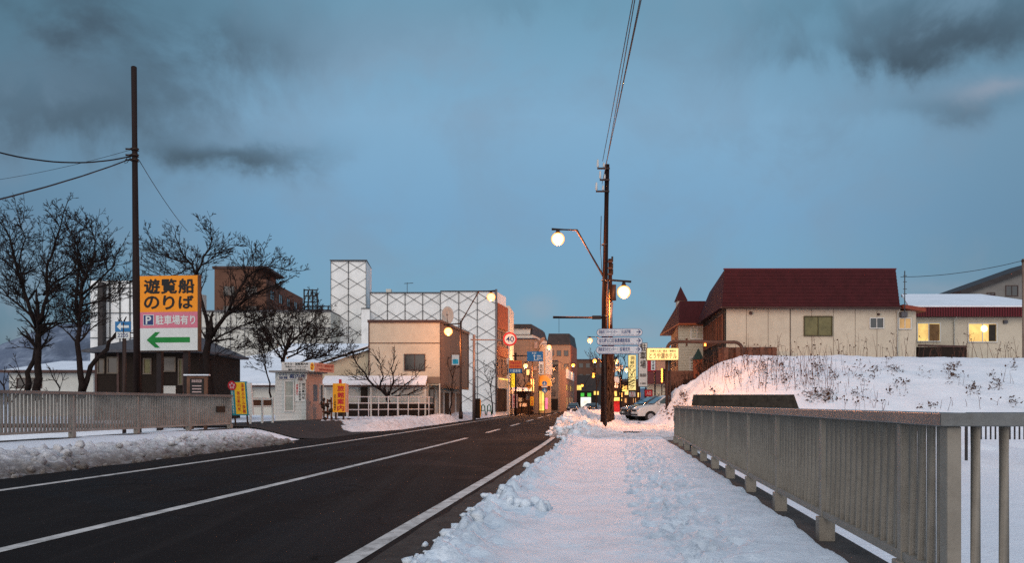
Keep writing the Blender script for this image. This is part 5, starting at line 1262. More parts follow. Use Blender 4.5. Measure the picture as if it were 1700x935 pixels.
def slab_sign(name, label, p0, p1, q0, q1, Y, m, texts, post=None, cat='sign', th=.12, tm=None, snow_top=False):
    A = (X(p0, Y), Y); B = (X(p1, Y), Y); r = thing(name, label, cat, (A[0], Y, 0)); W = B[0] - A[0]
    bd = panel(A, B, 0, W, Z(q1, Y), Z(q0, Y), -th, 0, 'board', m, r)
    if texts: text_part(A, B, [(t[0], W * t[1], W * t[2], Z(q1, Y) + (Z(q0, Y) - Z(q1, Y)) * t[3], Z(q1, Y) + (Z(q0, Y) - Z(q1, Y)) * t[4], t[5] if len(t) > 5 else False) for t in texts], .01, tm or s_black, bd, bold=.016)
    b = MB(); fr2 = .04; b.box(A[0] - fr2, B[0] + fr2, Y + th * .0 + .001 + th, Y + th + .05, Z(q1, Y) - fr2, Z(q0, Y) + fr2); b.build('back_frame', iron_m, r)
    for px, rd in (post or []):
        b = MB(); b.tube([(X(px, Y), Y + th + .12, 0), (X(px, Y), Y + th + .12, Z(q0, Y) - .05)], rd, 8); b.build('post', iron_m, r)
    return r
slab_sign('town_name_sign', 'orange board with two lines of dark red characters above the small blue board', 845, 866.5, 599, 612, 92, mat('sign_orange_red', (.70, .16, .03), .5, .1), [('洞爺湖温泉', .08, .92, .52, .9), ('商店街案内', .08, .92, .08, .45)], [(848, .06)], tm=s_red)
slab_sign('blue_arrow_board', 'small blue board with a white arrow under the orange board', 845, 866, 612.6, 619.5, 92.05, s_blue, [('↑ 駐車場', .08, .9, .15, .85)], None, tm=s_white)
slab_sign('yellow_confectionery_sign', 'glowing yellow upright sign with black hiragana', 847, 855, 619.5, 643, 97, yellow_lit, [('わかさいも', .2, .8, .04, .96, True)], [(849, .05)])
slab_sign('pink_shop_banner', 'white upright sign with red characters standing before the dim shop', 850, 859, 655, 678, 100, mat('pale_pink_sign', (.60, .46, .44), .6, .1), [('越後', .2, .8, .35, .95, True), ('屋', .2, .8, .05, .3)], [(851, .05), (858, .05)], tm=s_red)
slab_sign('white_kanji_sign', 'white upright sign with black kanji under the blue direction sign', 894.5, 902.5, 601, 622, 106, s_white, [('寿司割烹', .2, .8, .04, .8, True)], [(895, .06)])
slab_sign('yellow_upright_sign', 'narrow pale yellow upright sign above the lower yellow one', 881.5, 886.5, 630, 650, 108, cream_lit, [('ラーメン', .2, .8, .04, .96, True)], [(882, .05)])
slab_sign('yellow_low_sign', 'narrow dark yellow sign low beside the dim shop', 880.5, 886, 659, 674, 104, s_yellow, [('大食堂', .2, .8, .04, .96, True)], [(881, .04)], tm=s_red)
slab_sign('small_cream_lamp_sign', 'small cream lit box sign on the blank grey wall', 874, 879, 614, 623, 117.6, cream_lit, None, [(879, .05)])
# orange diamond arrow sign
Yd = 90; x = X(878, Yd); z = Z(641, Yd); r = thing('orange_arrow_sign', 'orange diamond warning sign with a black arrow on a thin post', 'road sign', (x, Yd, 0))
b = MB(); b.tube([(x, Yd + .05, 0), (x, Yd + .05, z)], .05, 6); b.build('post', iron_m, r)
b = MB(); b.slab([(x, Yd, z + .42), (x + .42, Yd, z), (x, Yd, z - .42), (x - .42, Yd, z)], (0, .04, 0)); dd_ = b.build('diamond_plate', mat('diamond_orange', (.7, .2, .02), .5, .1), r)
b = MB(); b.box(x - .2, x + .12, Yd - .02, Yd - .005, z - .04, z + .04); b.box(x - .26, x - .14, Yd - .02, Yd - .005, z - .12, z + .12); b.build('black_arrow', s_black, dd_)
# round blue signs
Yr = 100; x = X(904, Yr); r = thing('round_blue_signs', 'thin post with a round blue sign above a second round blue sign', 'road sign', (x, Yr, 0))
b = MB(); b.tube([(x, Yr + .05, 0), (x, Yr + .05, Z(633, Yr))], .05, 6); b.build('post', steel_m, r)
for q in (637, 648.5):
    b = MB(); b.tube([(x, Yr, Z(q, Yr)), (x, Yr - .03, Z(q, Yr))], .30, 18); dd_ = b.build('blue_disc', s_blue, r)
    b = MB(); z = Z(q, Yr); b.sphere((x, Yr - .04, z + .14), .05, 6, 4, (1, .3, 1)); b.add([(x - .03, Yr - .04, z + .08), (x + .03, Yr - .04, z + .08), (x + .14, Yr - .04, z - .18), (x + .05, Yr - .04, z - .18), (x, Yr - .04, z - .05), (x - .05, Yr - .04, z - .18), (x - .14, Yr - .04, z - .18)], [(0, 1, 2, 3, 4, 5, 6)]); b.build('walking_figure', s_white, dd_)
panel((X(899, Yr), Yr - .01), (X(909, Yr), Yr - .01), 0, .7, Z(643.5, Yr), Z(641.5, Yr), -.03, 0, 'plate', s_white, r)

# --- direction boards on their thin post
Yd = 35.5
r = thing('direction_signpost', 'thin dark post carrying three white rounded direction boards', 'signpost', (X(1006, Yd), Yd, .25))
b = MB(); b.tube([(X(1006.5, Yd), Yd + .06, .1), (X(1003, Yd), Yd + .06, Z(545, Yd))], .05, 8); b.build('post', iron_m, r)
rows3 = (('洞爺湖ビジターセンター・', '火山科学館', 'Toyako Visitor Center Volcano Science Museum', '700m'), ('金比羅火口災害遺構散策路', '', 'KONPIRA Volcano Memorials', '800m'), ('洞爺湖文化センター・', '役場支所', 'Toyako Culture Center  Toyako Town Office', '350m'))
for k, (j1, j2, en, dist) in enumerate(rows3):
    p0, p1 = (990.5, 1066) if k < 2 else (989.5, 1065); q0 = 545 + k * 14.5; q1 = q0 + 13.2
    A = (X(p0, Yd), Yd + .02); B = (X(p1, Yd), Yd - .12); W = (Vector(B) - Vector(A)).length; z0, z1 = Z(q1 + .9, Yd), Z(q0 + .9, Yd); hq = (z1 - z0) / 2
    def capsule(mb, ins, n0, n1):
        c = []
        for t in range(13): a = math.pi / 2 + math.pi * t / 12; c.append((hq + (hq - ins) * math.cos(a), z0 + hq + (hq - ins) * math.sin(a)))
        for t in range(13): a = -math.pi / 2 + math.pi * t / 12; c.append((W - hq + (hq - ins) * math.cos(a), z0 + hq + (hq - ins) * math.sin(a)))
        n = len(c); mb.add([(s, n1, z) for s, z in c] + [(s, n0, z) for s, z in c], [tuple(range(n))[::-1], tuple(range(n, 2 * n))] + [(i, (i + 1) % n, n + (i + 1) % n, n + i) for i in range(n)])
    b = MB(A, B); capsule(b, 0, -.03, 0); bd = b.build('direction_board', s_navy, r); bd['label'] = ('top white board with its arrow', 'middle white board with its arrow', 'lowest white board with its arrow')[k]
    b = MB(A, B); capsule(b, .018, .001, .004); b.build('white_face', mat('board_white', (.58, .57, .60), .5, .05), bd)
    it = [(j1, W * .05, W * (.47 if j2 else .73), z0 + hq * .68, z1 - .05), (en, W * .05, W * .82, z0 + .045, z0 + hq * .50), (dist, W * .85, W * .95, z0 + .045, z0 + hq * .46)]
    if j2: it.append((j2, W * .52 if k else W * .54, W * .74, z0 + hq * .68, z1 - .05))
    b = MB(A, B)
    for t in it: write(b, t[0], t[1], t[2], t[3], t[4], .007, .012 if t[0] in (en, dist) else .018)
    b.build('lettering', mat('sign_slate_blue', (.04, .07, .18), .5, .1), bd)
    b = MB(A, B); ya_ = z0 + hq * 1.15; xa = W * .955
    for pq in (((W * .87, ya_), (xa, ya_)), ((xa - .09, ya_ + .09), (xa, ya_)), ((xa - .09, ya_ - .09), (xa, ya_))): b.tube([(pq[0][0], .012, pq[0][1]), (pq[1][0], .012, pq[1][1])], .014, 4)
    b.build('arrow', s_navy, bd)
    b = MB(A, B); b.box(W * .16, W * .22, -.12, -.031, z0 + .05, z1 - .05); b.build('clamp', steel_m, bd)

# --- right hand signs
slab_sign('laundry_sign', 'glowing cream upright sign with dark characters beside the parking sign', 1043.5, 1055.5, 590, 648, 74, cream_lit, [('洞爺クリーニング', .22, .80, .03, .97, True)], [(1045, .07), (1054, .07)])
for k_, (px_a, q_a, q_b, Y_a, m_a, lb) in enumerate(((1019, 596, 606, 120, 'w', 'small white shop board high right of the vine wrapped pole'), (1024, 626, 636, 118, 'w', 'pale square shop board below the branches right of the poles'), (1037, 640, 650, 116, 'y', 'small orange lit shop board left of the laundry sign'), (1020, 650, 658, 112, 'y', 'orange lit board above the glowing stall awning'), (1030, 607, 613, 126, 'w', 'narrow white board between the branches'), (961, 640, 648, 190, 'y', 'small amber board left of the green lit banners'), (990, 650, 656, 185, 'y', 'small amber board right of the green lit banners'))):
    slab_sign('shop_board', lb, px_a - 4, px_a + 4, q_a, q_b, Y_a, s_white if m_a == 'w' else shop_glow, None, [(px_a, .05)])
slab_sign('small_red_white_sign', 'small white sign with a red line under the glowing laundry sign', 1045, 1055, 651, 659, 73, s_white, [('受付', .2, .8, .55, .9), ('営業中', .15, .85, .1, .42)], [(1046, .05)], tm=s_red)
slab_sign('parking_sign', 'tall white upright sign with three large black kanji', 1060.5, 1074.5, 570, 642, 64, s_white, [('駐', .16, .84, .82, .99), ('車', .16, .84, .62, .80), ('場', .16, .84, .42, .60), ('洞爺湖温泉', .1, .9, .22, .30), ('お食事処', .15, .85, .05, .09)], [(1062.5, .06), (1073, .06)])
slab_sign('lit_hotel_sign', 'glowing yellow cream hotel sign box on brown posts before the red roofed house', 1075.5, 1126, 578.5, 597.5, 45.6, cream_lit, [('日帰り入浴・宴会・御宿泊', .08, .92, .66, .86), ('とうや湖ホテル', .05, .95, .08, .60)], [(1110, .10), (1115, .06)], th=.35)
slab_sign('red_entrance_sign', 'red sign with white characters low behind the parked cars', 1071, 1083, 648, 658, 60, s_red, [('入口', .2, .8, .2, .8)], [(1072, .05), (1082, .05)], tm=s_white)
slab_sign('red_shop_sign', 'tall red sign with a rounded white panel behind the parking sign', 1075, 1089, 596, 617, 84, s_red, None, [(1088, .09)])
A = (X(1081, 83.7), 83.7); B = (X(1088, 83.7), 83.7); b = MB(A, B); W = B[0] - A[0]; o = MB(A, B); rr_ = bpy.data.objects['red_shop_sign']
pw = panel(A, B, 0, W, Z(615, 83.7), Z(599, 83.7), -.1, 0, 'white_panel', s_white, rr_); text_part(A, B, [('そば処', W * .25, W * .75, Z(614, 83.7), Z(600, 83.7), True)], .01, s_black, pw, bold=.03)
# shop behind the cars
r, P_, zt = block('red_roofed_shop', 'low cream shop with a dark red roof behind the parked cars', [(1074, 92), (1106, 92), (1108, 100), (1078, 100)], 637, beige2)
b = MB(); b.slab([(X(1073, 91), 91, Z(638, 91)), (X(1107, 91), 91, Z(638, 91)), (X(1106, 94), 95, Z(616, 93)), (X(1076, 94), 95, Z(616, 93))], (0, .1, .15)); b.build('roof', mat('dark_red_roof', (.10, .022, .018), .7, .25, 2), r)
for k in range(3): window(r, P_[0], P_[1], .3 + k * .7, .9 + k * .7, .9, 2.2, curtain, mull=0, fm=trim)
r, P_, zt = block('plain_pink_building', 'plain pinkish building behind the red roofed shop', [(1086, 110), (1108, 110), (1108, 120), (1090, 120)], 598, pink, roof=trim, rh=.2)
r = thing('dark_lit_sign_box', 'dark upright box edged with orange lights beside the hotel sign post', 'sign', (X(1101, 62), 62, .3))
b = MB(); b.box(X(1100.5, 62), X(1107, 62), 61.8, 62.2, Z(634, 62), Z(613, 62)); b.build('box', s_black, r)
b = MB(); 
for k in range(8): b.sphere((X(1098.5, 62), 61.9, Z(634 - k * 2.9, 62)), .06, 6, 4)
b.build('light_chain', globe_or, r); b = MB(); b.tube([(X(1098.5, 62), 61.95, .2), (X(1098.5, 62), 61.95, Z(612, 62))], .04, 6); b.build('post', iron_m, r)
# small yellow string bulbs by the house
# curved steel pipe gate
Yg = 46.5; gm = mat('rusty_pipe', (.075, .04, .03), .6, .3, 3)
r = thing('pipe_archway', 'thick brown pipe bent into a long low arch before the red roofed house', 'pipe arch', (X(1107, Yg), Yg, .4))
pts = [(X(1107.5, Yg), Yg, 1.0), (X(1107.5, Yg), Yg, Z(582, Yg))]
for t in range(1, 7): a = math.pi - t / 6 * math.pi / 2; pts.append((X(1120, Yg) + (X(1120, Yg) - X(1107.5, Yg)) * math.cos(a), Yg, Z(582, Yg) + (Z(567.5, Yg) - Z(582, Yg)) * math.sin(a)))
pts.append((X(1170, Yg), Yg, Z(568, Yg)))
for t in range(0, 7): a = math.pi / 2 - t / 6 * math.pi / 2; pts.append((X(1219, Yg) + (X(1233, Yg) - X(1219, Yg)) * math.cos(a), Yg, Z(583, Yg) + (Z(568.5, Yg) - Z(583, Yg)) * math.sin(a)))
pts.append((X(1233, Yg), Yg, 3.5)); b = MB(); b.tube(pts, .10, 10); b.build('pipe', gm, r)
b = MB(); b.tube([(X(1140, Yg), Yg, Z(575, Yg)), (X(1140, Yg), Yg, Z(562, Yg))], .06, 8); b.build('stub', gm, r)
b = MB(); b.box(X(1168.5, Yg), X(1171, Yg), Yg - .16, Yg - .1, Z(575, Yg), Z(571, Yg)); b.build('small_lamp', globe_or, r)

# --- red roofed house (right)
redroof = mat('dark_red_shingles', (.048, .0075, .010), .75, .22, 2.2, .02, 26, dirt=.35, dcol=(.04, .01, .012))
Yh = 50.5; A = WX(1203, Yh); B = WX(1521, Yh); F0 = WX(1168, 61)
r = thing('red_roofed_house', 'long beige house under a tall dark red mansard roof on top of the snowy bank', 'house', (A[0], Yh, 3.5))
zc = Z(511, Yh); zb = 3.2
body(r, [A, WX(1492, Yh), (X(1492, Yh), 60), F0], zb, zc, beige)
body(r, [(X(1492, Yh) + .003, Yh + .02), (B[0], Yh + .02), (B[0], Yh + 4), (X(1492, Yh) + .003, Yh + 4)], zb, Z(516, Yh), beige, 'side_wing_wall')
fr0 = (X(1199, Yh - .4), Yh - .35); fr1 = (X(1494, Yh - .35), Yh - .35); fl = (F0[0] - .5, F0[1] + .2); rb = (fr1[0], 60.5)
zt = Z(447.5, Yh); b = MB(); b.prism([fr0, fr1, rb, fl], zc + .01, zt, [(fr0[0] + .25, Yh + .05), (fr1[0] - .08, Yh + .05), (rb[0] - .1, 60), (fl[0] + .9, fl[1] - .3)]); rf = b.build('roof', redroof, r)
b = MB()
nrow = 11
for k in range(nrow):
    z_ = zc + .03 + (zt - zc) * k / nrow; ins = .4 * k / nrow
    b.box(fr0[0] + .25 * k / nrow + .02, fr1[0] - .08 * k / nrow - .02, Yh - .36 + ins - .028, Yh - .35 + ins, z_, z_ + (zt - zc) / nrow * .93)
b.build('shingle_courses', redroof, rf)
b = MB(); b.prism([(fr0[0] - .04, fr0[1] - .06), (fr1[0] + .04, fr1[1] - .06), (fr1[0] + .04, fr1[1] + .2), (fr0[0] - .04, fr0[1] + .2)], zc - .08, zc + .008); b.build('eave_board', trim, rf)
b = MB(); b.slab([(fr0[0] + .2, Yh - .02, zt), (fr1[0] - .05, Yh - .02, zt), (fr1[0] - .05, Yh + .15, zt), (fr0[0] + .2, Yh + .15, zt)], (0, 0, .07)); b.build('ridge_cap', mat('brighter_red_trim', (.11, .014, .02), .6, .15), rf)
S = (F0, A); Ls = (Vector(A) - Vector(F0)).length
b = MB(*S); b.box(.2, Ls - .05, .006, .05, zb, zc - .05); b.build('flank_cladding_or_tint', dkbrown, r)
for k in range(4): window(r, *S, .7 + k * 2.6, 2.5 + k * 2.6, zc - 2.0, zc - .35, warm_dim if k == 1 else dark_glass, mull=2, fm=mat('reddish_wood_frame', (.16, .06, .035), .7, .2, 3), depth=.12)
b = MB(A, B)
for k in range(1, 8): s = (X(1492, Yh) - A[0]) * k / 8; b.box(s - .012, s + .012, .002, .012, zb, zc)
b.build('wall_seams', tan, r)
b = MB(A, B); b.box(0.0, .07, .003, .05, zb, zc - .05); b.build('corner_board', dkbrown, r)
pwin(r, A, B, 1334, 1381.5, 525, 558.5, olive_glass, fm=mat('olive_frame', (.06, .05, .025), .5, .2), mull=1, fw=.05, depth=.09)
pwin(r, A, B, 1443, 1467, 527.5, 546, dark_glass, mull=1, fw=.05); pwin(r, A, B, 1491, 1512.5, 528, 547, warm_dim, mull=1, fw=.05)
for px, py, rd in ((1246, 520, .10), (1458, 522, .07)):
    s, z = onwall(A, B, px, py); b = MB(A, B); b.tube([(s, 0, z), (s, .12, z - .02)], rd, 10); b.build('wall_vent', trim, r)
b = MB(); b.tube([(fr0[0], fr0[1] - .1, zc - .06), (fr1[0], fr1[1] - .1, zc - .09)], .06, 6); b.build('gutter', trim, r)
b = MB(); b.tube([(X(1489, Yh), Yh - .4, zc - .1), (X(1489, Yh), Yh - .1, zc - .35), (X(1489, Yh), Yh - .06, zb)], .035, 6); b.build('downpipe', white_w, r)
b = MB(); b.tube([(X(1312, Yh), Yh - .03, zc - .1), (X(1312, Yh), Yh - .03, zb)], .015, 4); b.build('wall_cable', trim, r)
s, z = onwall(A, B, 1493, 523); b = MB(A, B); b.box(s, s + .36, .02, .3, z - .15, z + .16); b.build('meter_box', greyroof, r)
s, z = onwall(A, B, 1471, 538); b = MB(A, B); b.tube([(s, .03, 3.3), (s, .03, 3.31)], .001, 3)
b = MB(); xx0, xx1 = X(1494, Yh), X(1531, Yh); b.slab([(xx0 + .003, Yh - .45, Z(513, Yh)), (xx1, Yh - .45, Z(519, Yh)), (xx1, Yh + 4, Z(519, Yh)), (xx0 + .003, Yh + 4, Z(513, Yh))], (0, 0, .22)); b.build('lean_to_roof', mat('orange_brown_fascia', (.22, .05, .03), .6, .2), r)
b = MB(); b.tube([(X(1495.5, Yh), Yh - .5, Z(520, Yh)), (X(1495.5, Yh), Yh - .5, Z(452, Yh))], .03, 5); mast_ = b.build('aerial_mast', seam_m, r)
b = MB()
for q in (460, 470, 482, 490): b = MB(); b.tube([(X(1493, Yh), Yh - .5, Z(q, Yh)), (X(1499, Yh), Yh - .5, Z(q, Yh))], .02, 4); b.build('aerial_rung', seam_m, mast_)
# brown brick wall below
r = thing('brick_garden_wall', 'brown brick garden wall between the pipe arch and the crest of the snowy bank', 'wall', (X(1195, 48.6), 48.6, 3))
b = MB(); b.prism([WX(1193, 49.3), WX(1284, 48.8), WX(1284, 49.1), WX(1193, 49.6)], 3.0, Z(578.5, 49)); b.build('wall', brick_m, r)
b = MB(); b.prism([WX(1192.5, 49.25), WX(1284.5, 48.75), WX(1284.5, 49.15), WX(1192.5, 49.65)], Z(578.5, 49) + .002, Z(576.8, 49)); b.build('coping', trim, r)
for k in range(5): x = X(1200 + k * 20, 48.9); b = MB(); b.box(x, x + .25, 48.62 - .0, 49.2, 2.9, Z(577.5, 49)); b.build('pier', brick_m, r)
# second house with spire
Y2h = 62; A = WX(1126, Y2h); B = WX(1169, Y2h); F0 = WX(1115, 71)
r = thing('turreted_house', 'cream clapboard house with a small red spire behind the red roofed house', 'house', (A[0], Y2h, 3.5))
zc = Z(538, Y2h); body(r, [A, B, (B[0], 71), F0], 1.6, zc, mat('cream_clapboard', (.46, .44, .36), .7, .06, 2, .01, 12, stretch=(1, 1, 10)))
b = MB(A, B); W = B[0] - A[0]
k = 0; z_ = Z(617, Y2h)
while z_ < zc - .1: b.box(0, W, .002, .022, z_, z_ + .16); z_ += .2
b.build('clapboards', mat('cream_clapboard', (1, 1, 1)), r)
q0 = (A[0] - .05, Y2h - .5); q1 = (B[0] + .1, Y2h - .5); q2 = (B[0] + .1, 71.5); q3 = (F0[0] - .9, 71.5)
ztt = Z(500, Y2h); b = MB(); b.prism([q0, q1, q2, q3], zc, ztt, [(q0[0] + .15, Y2h), (q1[0], Y2h), (q2[0], 70.5), (q3[0] + .9, 70.5)]); rf = b.build('roof', redroof, r)
b = MB(); b.prism([(q0[0] - .03, q0[1] - .05), (q1[0], q1[1] - .05), (q2[0], q2[1]), (q3[0], q3[1])], zc - .12, zc - .002); b.build('eave', orange_w, rf)
tx0, tx1 = X(1123, 66), X(1141, 66); b = MB(); b.prism([(tx0 + .1, 66), (tx1 - .1, 66), (tx1 - .1, 66.8), (tx0 + .1, 66.8)], ztt - .1, Z(497.5, 66)); tb = b.build('turret', white_w, r)
b = MB(); cxx = X(1131.5, 66); b.add([(tx0, 65.85, Z(499.5, 66)), (tx1, 65.85, Z(499.5, 66)), (tx1, 67, Z(499.5, 66)), (tx0, 67, Z(499.5, 66)), (cxx, 66.4, Z(474.5, 66))], [(3, 2, 1, 0), (0, 1, 4), (1, 2, 4), (2, 3, 4), (3, 0, 4)]); b.build('spire', redroof, tb)
pwin(r, A, B, 1146, 1168, 542, 564, curtain, mull=1, fw=.08); pwin(r, A, B, 1144.5, 1156, 593, 617, dark_glass, mull=0, fw=.08)
S = (F0, A); Ls = (Vector(A) - Vector(F0)).length
b = MB(*S); b.box(.1, Ls - .02, .004, .05, 2.0, zc - .15); b.build('flank_boards', mat('reddish_wood_frame', (1, 1, 1)), r)
for k in range(2): window(r, *S, 1 + k * 4, 3.4 + k * 4, zc - 2.6, zc - .8, warm_dim, mull=2, fm=trim); window(r, *S, 1 + k * 4, 3.4 + k * 4, 4.2, 6.2, shop_glow, mull=2, fm=trim, depth=.09)
b = MB(); b.prism([WX(1104, 58), WX(1175, 57), WX(1175, 61.8), WX(1107, 61.8)], .5, Z(618, 60)); tag(b.build('brick_terrace_wall', brick_m), 'brown brick terrace wall under the cream turreted house', 'wall')
b = MB(); xx = X(1160, 56); b.add([(xx - .35, 56, Z(597, 56)), (xx + .35, 56, Z(597, 56)), (xx + .35, 56.6, Z(597, 56)), (xx - .35, 56.6, Z(597, 56)), (xx + .05, 56.3, Z(577.5, 56))], [(3, 2, 1, 0), (0, 1, 4), (1, 2, 4), (2, 3, 4), (3, 0, 4)])
r = thing('painted_gate_pillar', 'small dark green pyramid roof on a pillar painted orange as lamp light below the turreted house', 'pillar', (xx, 56.3, 2)); b.build('pyramid_roof', mat('dark_green_metal', (.02, .04, .035), .6, .2), r)
b = MB(); b.box(xx - .28, xx + .28, 56.05, 56.55, 1.6, Z(597, 56) - .002); b.build('pillar', orange_w, r)  # the pillar's orange is lamp light painted in
# --- wing with snow roof
Yw = 53; A = (B0 := X(1521, Yw), Yw); B = (X(1760, Yw), Yw)
A = (X(1508, Yw), Yw); r = thing('snow_roofed_wing', 'low beige house wing with a red fascia, snow covered roof and two lit windows', 'house', (A[0], Yw, 3.5))
zc = Z(526, Yw); body(r, [A, B, (B[0], Yw + 9), (A[0], Yw + 9)], 3.2, zc, beige)
b = MB(); b.box(A[0] - .2, B[0], Yw - .55, Yw - .45, zc - .05, Z(511.5, Yw)); b.build('red_fascia', mat('brighter_red_trim', (1, 1, 1)), r)
b = MB()
for k in range(60): b.box(A[0] - .2 + k * .16, A[0] - .14 + k * .16, Yw - .575, Yw - .551, zc - .05, Z(512, Yw))
b.build('fascia_ribs', redroof, r)
b = MB(); b.box(A[0] - .1, B[0], Yw - .449, Yw, zc - .05, zc + .02); b.build('soffit', trim, r)
b = MB(); b.slab([(A[0] - .2, Yw - .44, Z(512, Yw)), (B[0], Yw - .44, Z(512, Yw)), (B[0], Yw + 9, Z(491, Yw + 9)), (X(1497, Yw + 9), Yw + 9, Z(491, Yw + 9))], (0, 0, .12)); rf = b.build('snowy_roof', snow_roof, r)
b = MB(); b.box(X(1497, Yw + 9), B[0] + 1, Yw + 9, Yw + 9.1, Z(493, Yw + 9), Z(489.3, Yw + 9)); b.build('red_ridge', redroof, rf)
pwin(r, A, B, 1521.5, 1561, 536, 568, warm_glass, mull=1, fw=.06); pwin(r, A, B, 1606, 1655, 536.5, 569, warm_glass, mull=1, fw=.06)
b = MB(); b.tube([(X(1583, Yw), Yw - .4, zc), (X(1583, Yw), Yw - .08, zc - .25), (X(1583, Yw), Yw - .06, 3.3)], .035, 6); b.build('downpipe', white_w, r)
s, _ = onwall(A, B, 1638, 548); b = MB(A, B)
s0, z0_ = onwall(A, B, 1641, 567); s1, z1_ = onwall(A, B, 1653, 539); b.box(s0, s1, .024, .03, z0_, z1_); b.build('dark_curtain', mat('dark_curtain', (.03, .025, .02), .8, .2), r)
s0, z0_ = onwall(A, B, 1541, 567); s1, z1_ = onwall(A, B, 1559, 538.5); b = MB(A, B); b.box(s0, s1, .024, .028, z0_, z1_); b.build('brown_curtain', mat('brown_curtain', (.16, .09, .04), .8, .3, 3), r)
s, z = onwall(A, B, 1633, 546); b = MB(A, B); b.sphere((s, .06, z), .2, 12, 8, (1, .3, 1)); b.build('room_lamp', emit('room_lamp_light', (1, .85, .5), 4), r)
s, z = onwall(A, B, 1668, 535); b = MB(A, B); b.box(s - .12, s + .12, .0, .15, z - .1, z + .1); b.build('wall_vent', greyroof, r)
b = MB(); b.box(X(1523, Yw - 1.2), X(1603, Yw - 1.2), Yw - 1.3, Yw - .4, 3.5, Z(577, Yw - 1)); dk = b.build('deck', dkbrown, r)
b = MB(); b.slab([(X(1523, Yw - 1.2), Yw - 1.35, Z(576, Yw - 1)), (X(1603, Yw - 1.2), Yw - 1.35, Z(578, Yw - 1)), (X(1603, Yw - 1.2), Yw - 1.28, Z(578, Yw - 1)), (X(1523, Yw - 1.2), Yw - 1.28, Z(576, Yw - 1))], (0, 0, .12)); b.build('deck_rail', trim, dk)
# --- far house at the right edge
Yf = 80; A = WX(1594, Yf); B = WX(1760, Yf); r = thing('gabled_house', 'grey gabled house rising behind the snow roof at the right edge', 'house', (A[0], Yf, 3.5))
zA = Z(490, Yf); zB = Z(430, Yf); b = MB(); b.add([(A[0], Yf, 3), (B[0], Yf, 3), (B[0], Yf, zB), (A[0], Yf, zA), (A[0], Yf + 8, 3), (B[0], Yf + 8, 3), (B[0], Yf + 8, zB), (A[0], Yf + 8, zA)], [(0, 1, 2, 3), (7, 6, 5, 4), (0, 4, 5, 1), (1, 5, 6, 2), (2, 6, 7, 3), (3, 7, 4, 0)]); b.build('wall', mat('grey_render', (.17, .16, .15), .85, .12, 1), r)
b = MB(); b.slab([(A[0] - .15, Yf - .4, zA - .12), (B[0], Yf - .4, zB - .10), (B[0], Yf + 8, zB - .1), (A[0] - .15, Yf + 8, zA - .12)], (0, 0, .5)); b.build('roof', darkroof, r)
for p0, p1, q0, q1 in ((1638, 1652, 486, 495), (1669, 1690, 474, 492)): pwin(r, A, B, p0, p1, q0, q1, dark_glass, fm=trim, mull=1)
r = thing('utility_pole', 'pale pole cut off by the right edge of the picture', 'utility pole', (X(1700, 48), 48, 3.6)); b = MB(); b.tube([(X(1700, 48), 48, 3.4), (X(1699.5, 48), 48, Z(430, 48))], .10, 10); b.build('shaft', mat('concrete_pole', (.22, .17, .14), .8, .15, 2), r)
b = MB(); b.tube([(X(1699.5, 48), 48, Z(435, 48)), (X(1699.5, 48), 48, Z(432, 48))], .13, 10); b.build('steel_band', iron_m, r)
# shrubs on the left shoulder of the bank
shrub_m = mat('brown_shrub', (.085, .038, .022), .9, .4, 3); rng = random.Random(91)
for k, (px, q0, q1, Ys_, wd) in enumerate(((1178, 616, 590, 50.5, 22), (1204, 604, 578, 50, 20), (1150, 640, 618, 52, 22), (1124, 655, 632, 53, 18))):
    lab = ('brown leafless shrub below the gate pillar', 'brown leafless shrub against the brick garden wall', 'brown leafless shrub on the terrace slope above the snow heap', 'lowest brown leafless shrub just behind the snow heap')[k]
    x = X(px, Ys_); zb_ = Z(q0, Ys_) - .4; r = thing('brown_shrub', lab, 'shrub', (x, Ys_, zb_), 'brown shrubs on the bank shoulder'); b = MB(); n = MB()
    for j in range(70):
        d = Vector((rng.gauss(0, .5), rng.gauss(0, .4), 1)).normalized(); L = (Z(q1, Ys_) - zb_) * rng.uniform(.5, 1.05); p = Vector((x + rng.gauss(0, wd / F * Ys_ * .35), Ys_ + rng.gauss(0, .4), zb_)); pts = [p]
        for i in range(4): d = (d + Vector((rng.gauss(0, .25), rng.gauss(0, .25), .1))).normalized(); p = p + d * L / 4; pts.append(p)
        b.tube(pts, [.02, .018, .014, .01, .008], 3, False)
        for i in range(9):
            c = pts[rng.randint(1, 4)] + Vector((rng.gauss(0, .12), rng.gauss(0, .12), rng.gauss(0, .1))); s = .07
            n.add([tuple(c), tuple(c + Vector((rng.gauss(0, s), rng.gauss(0, s), rng.gauss(0, s)))), tuple(c + Vector((rng.gauss(0, s), rng.gauss(0, s), rng.gauss(0, s))))], [(0, 1, 2)])
    b.build('stems', twig, r); n.build('dead_leaves', shrub_m, r)

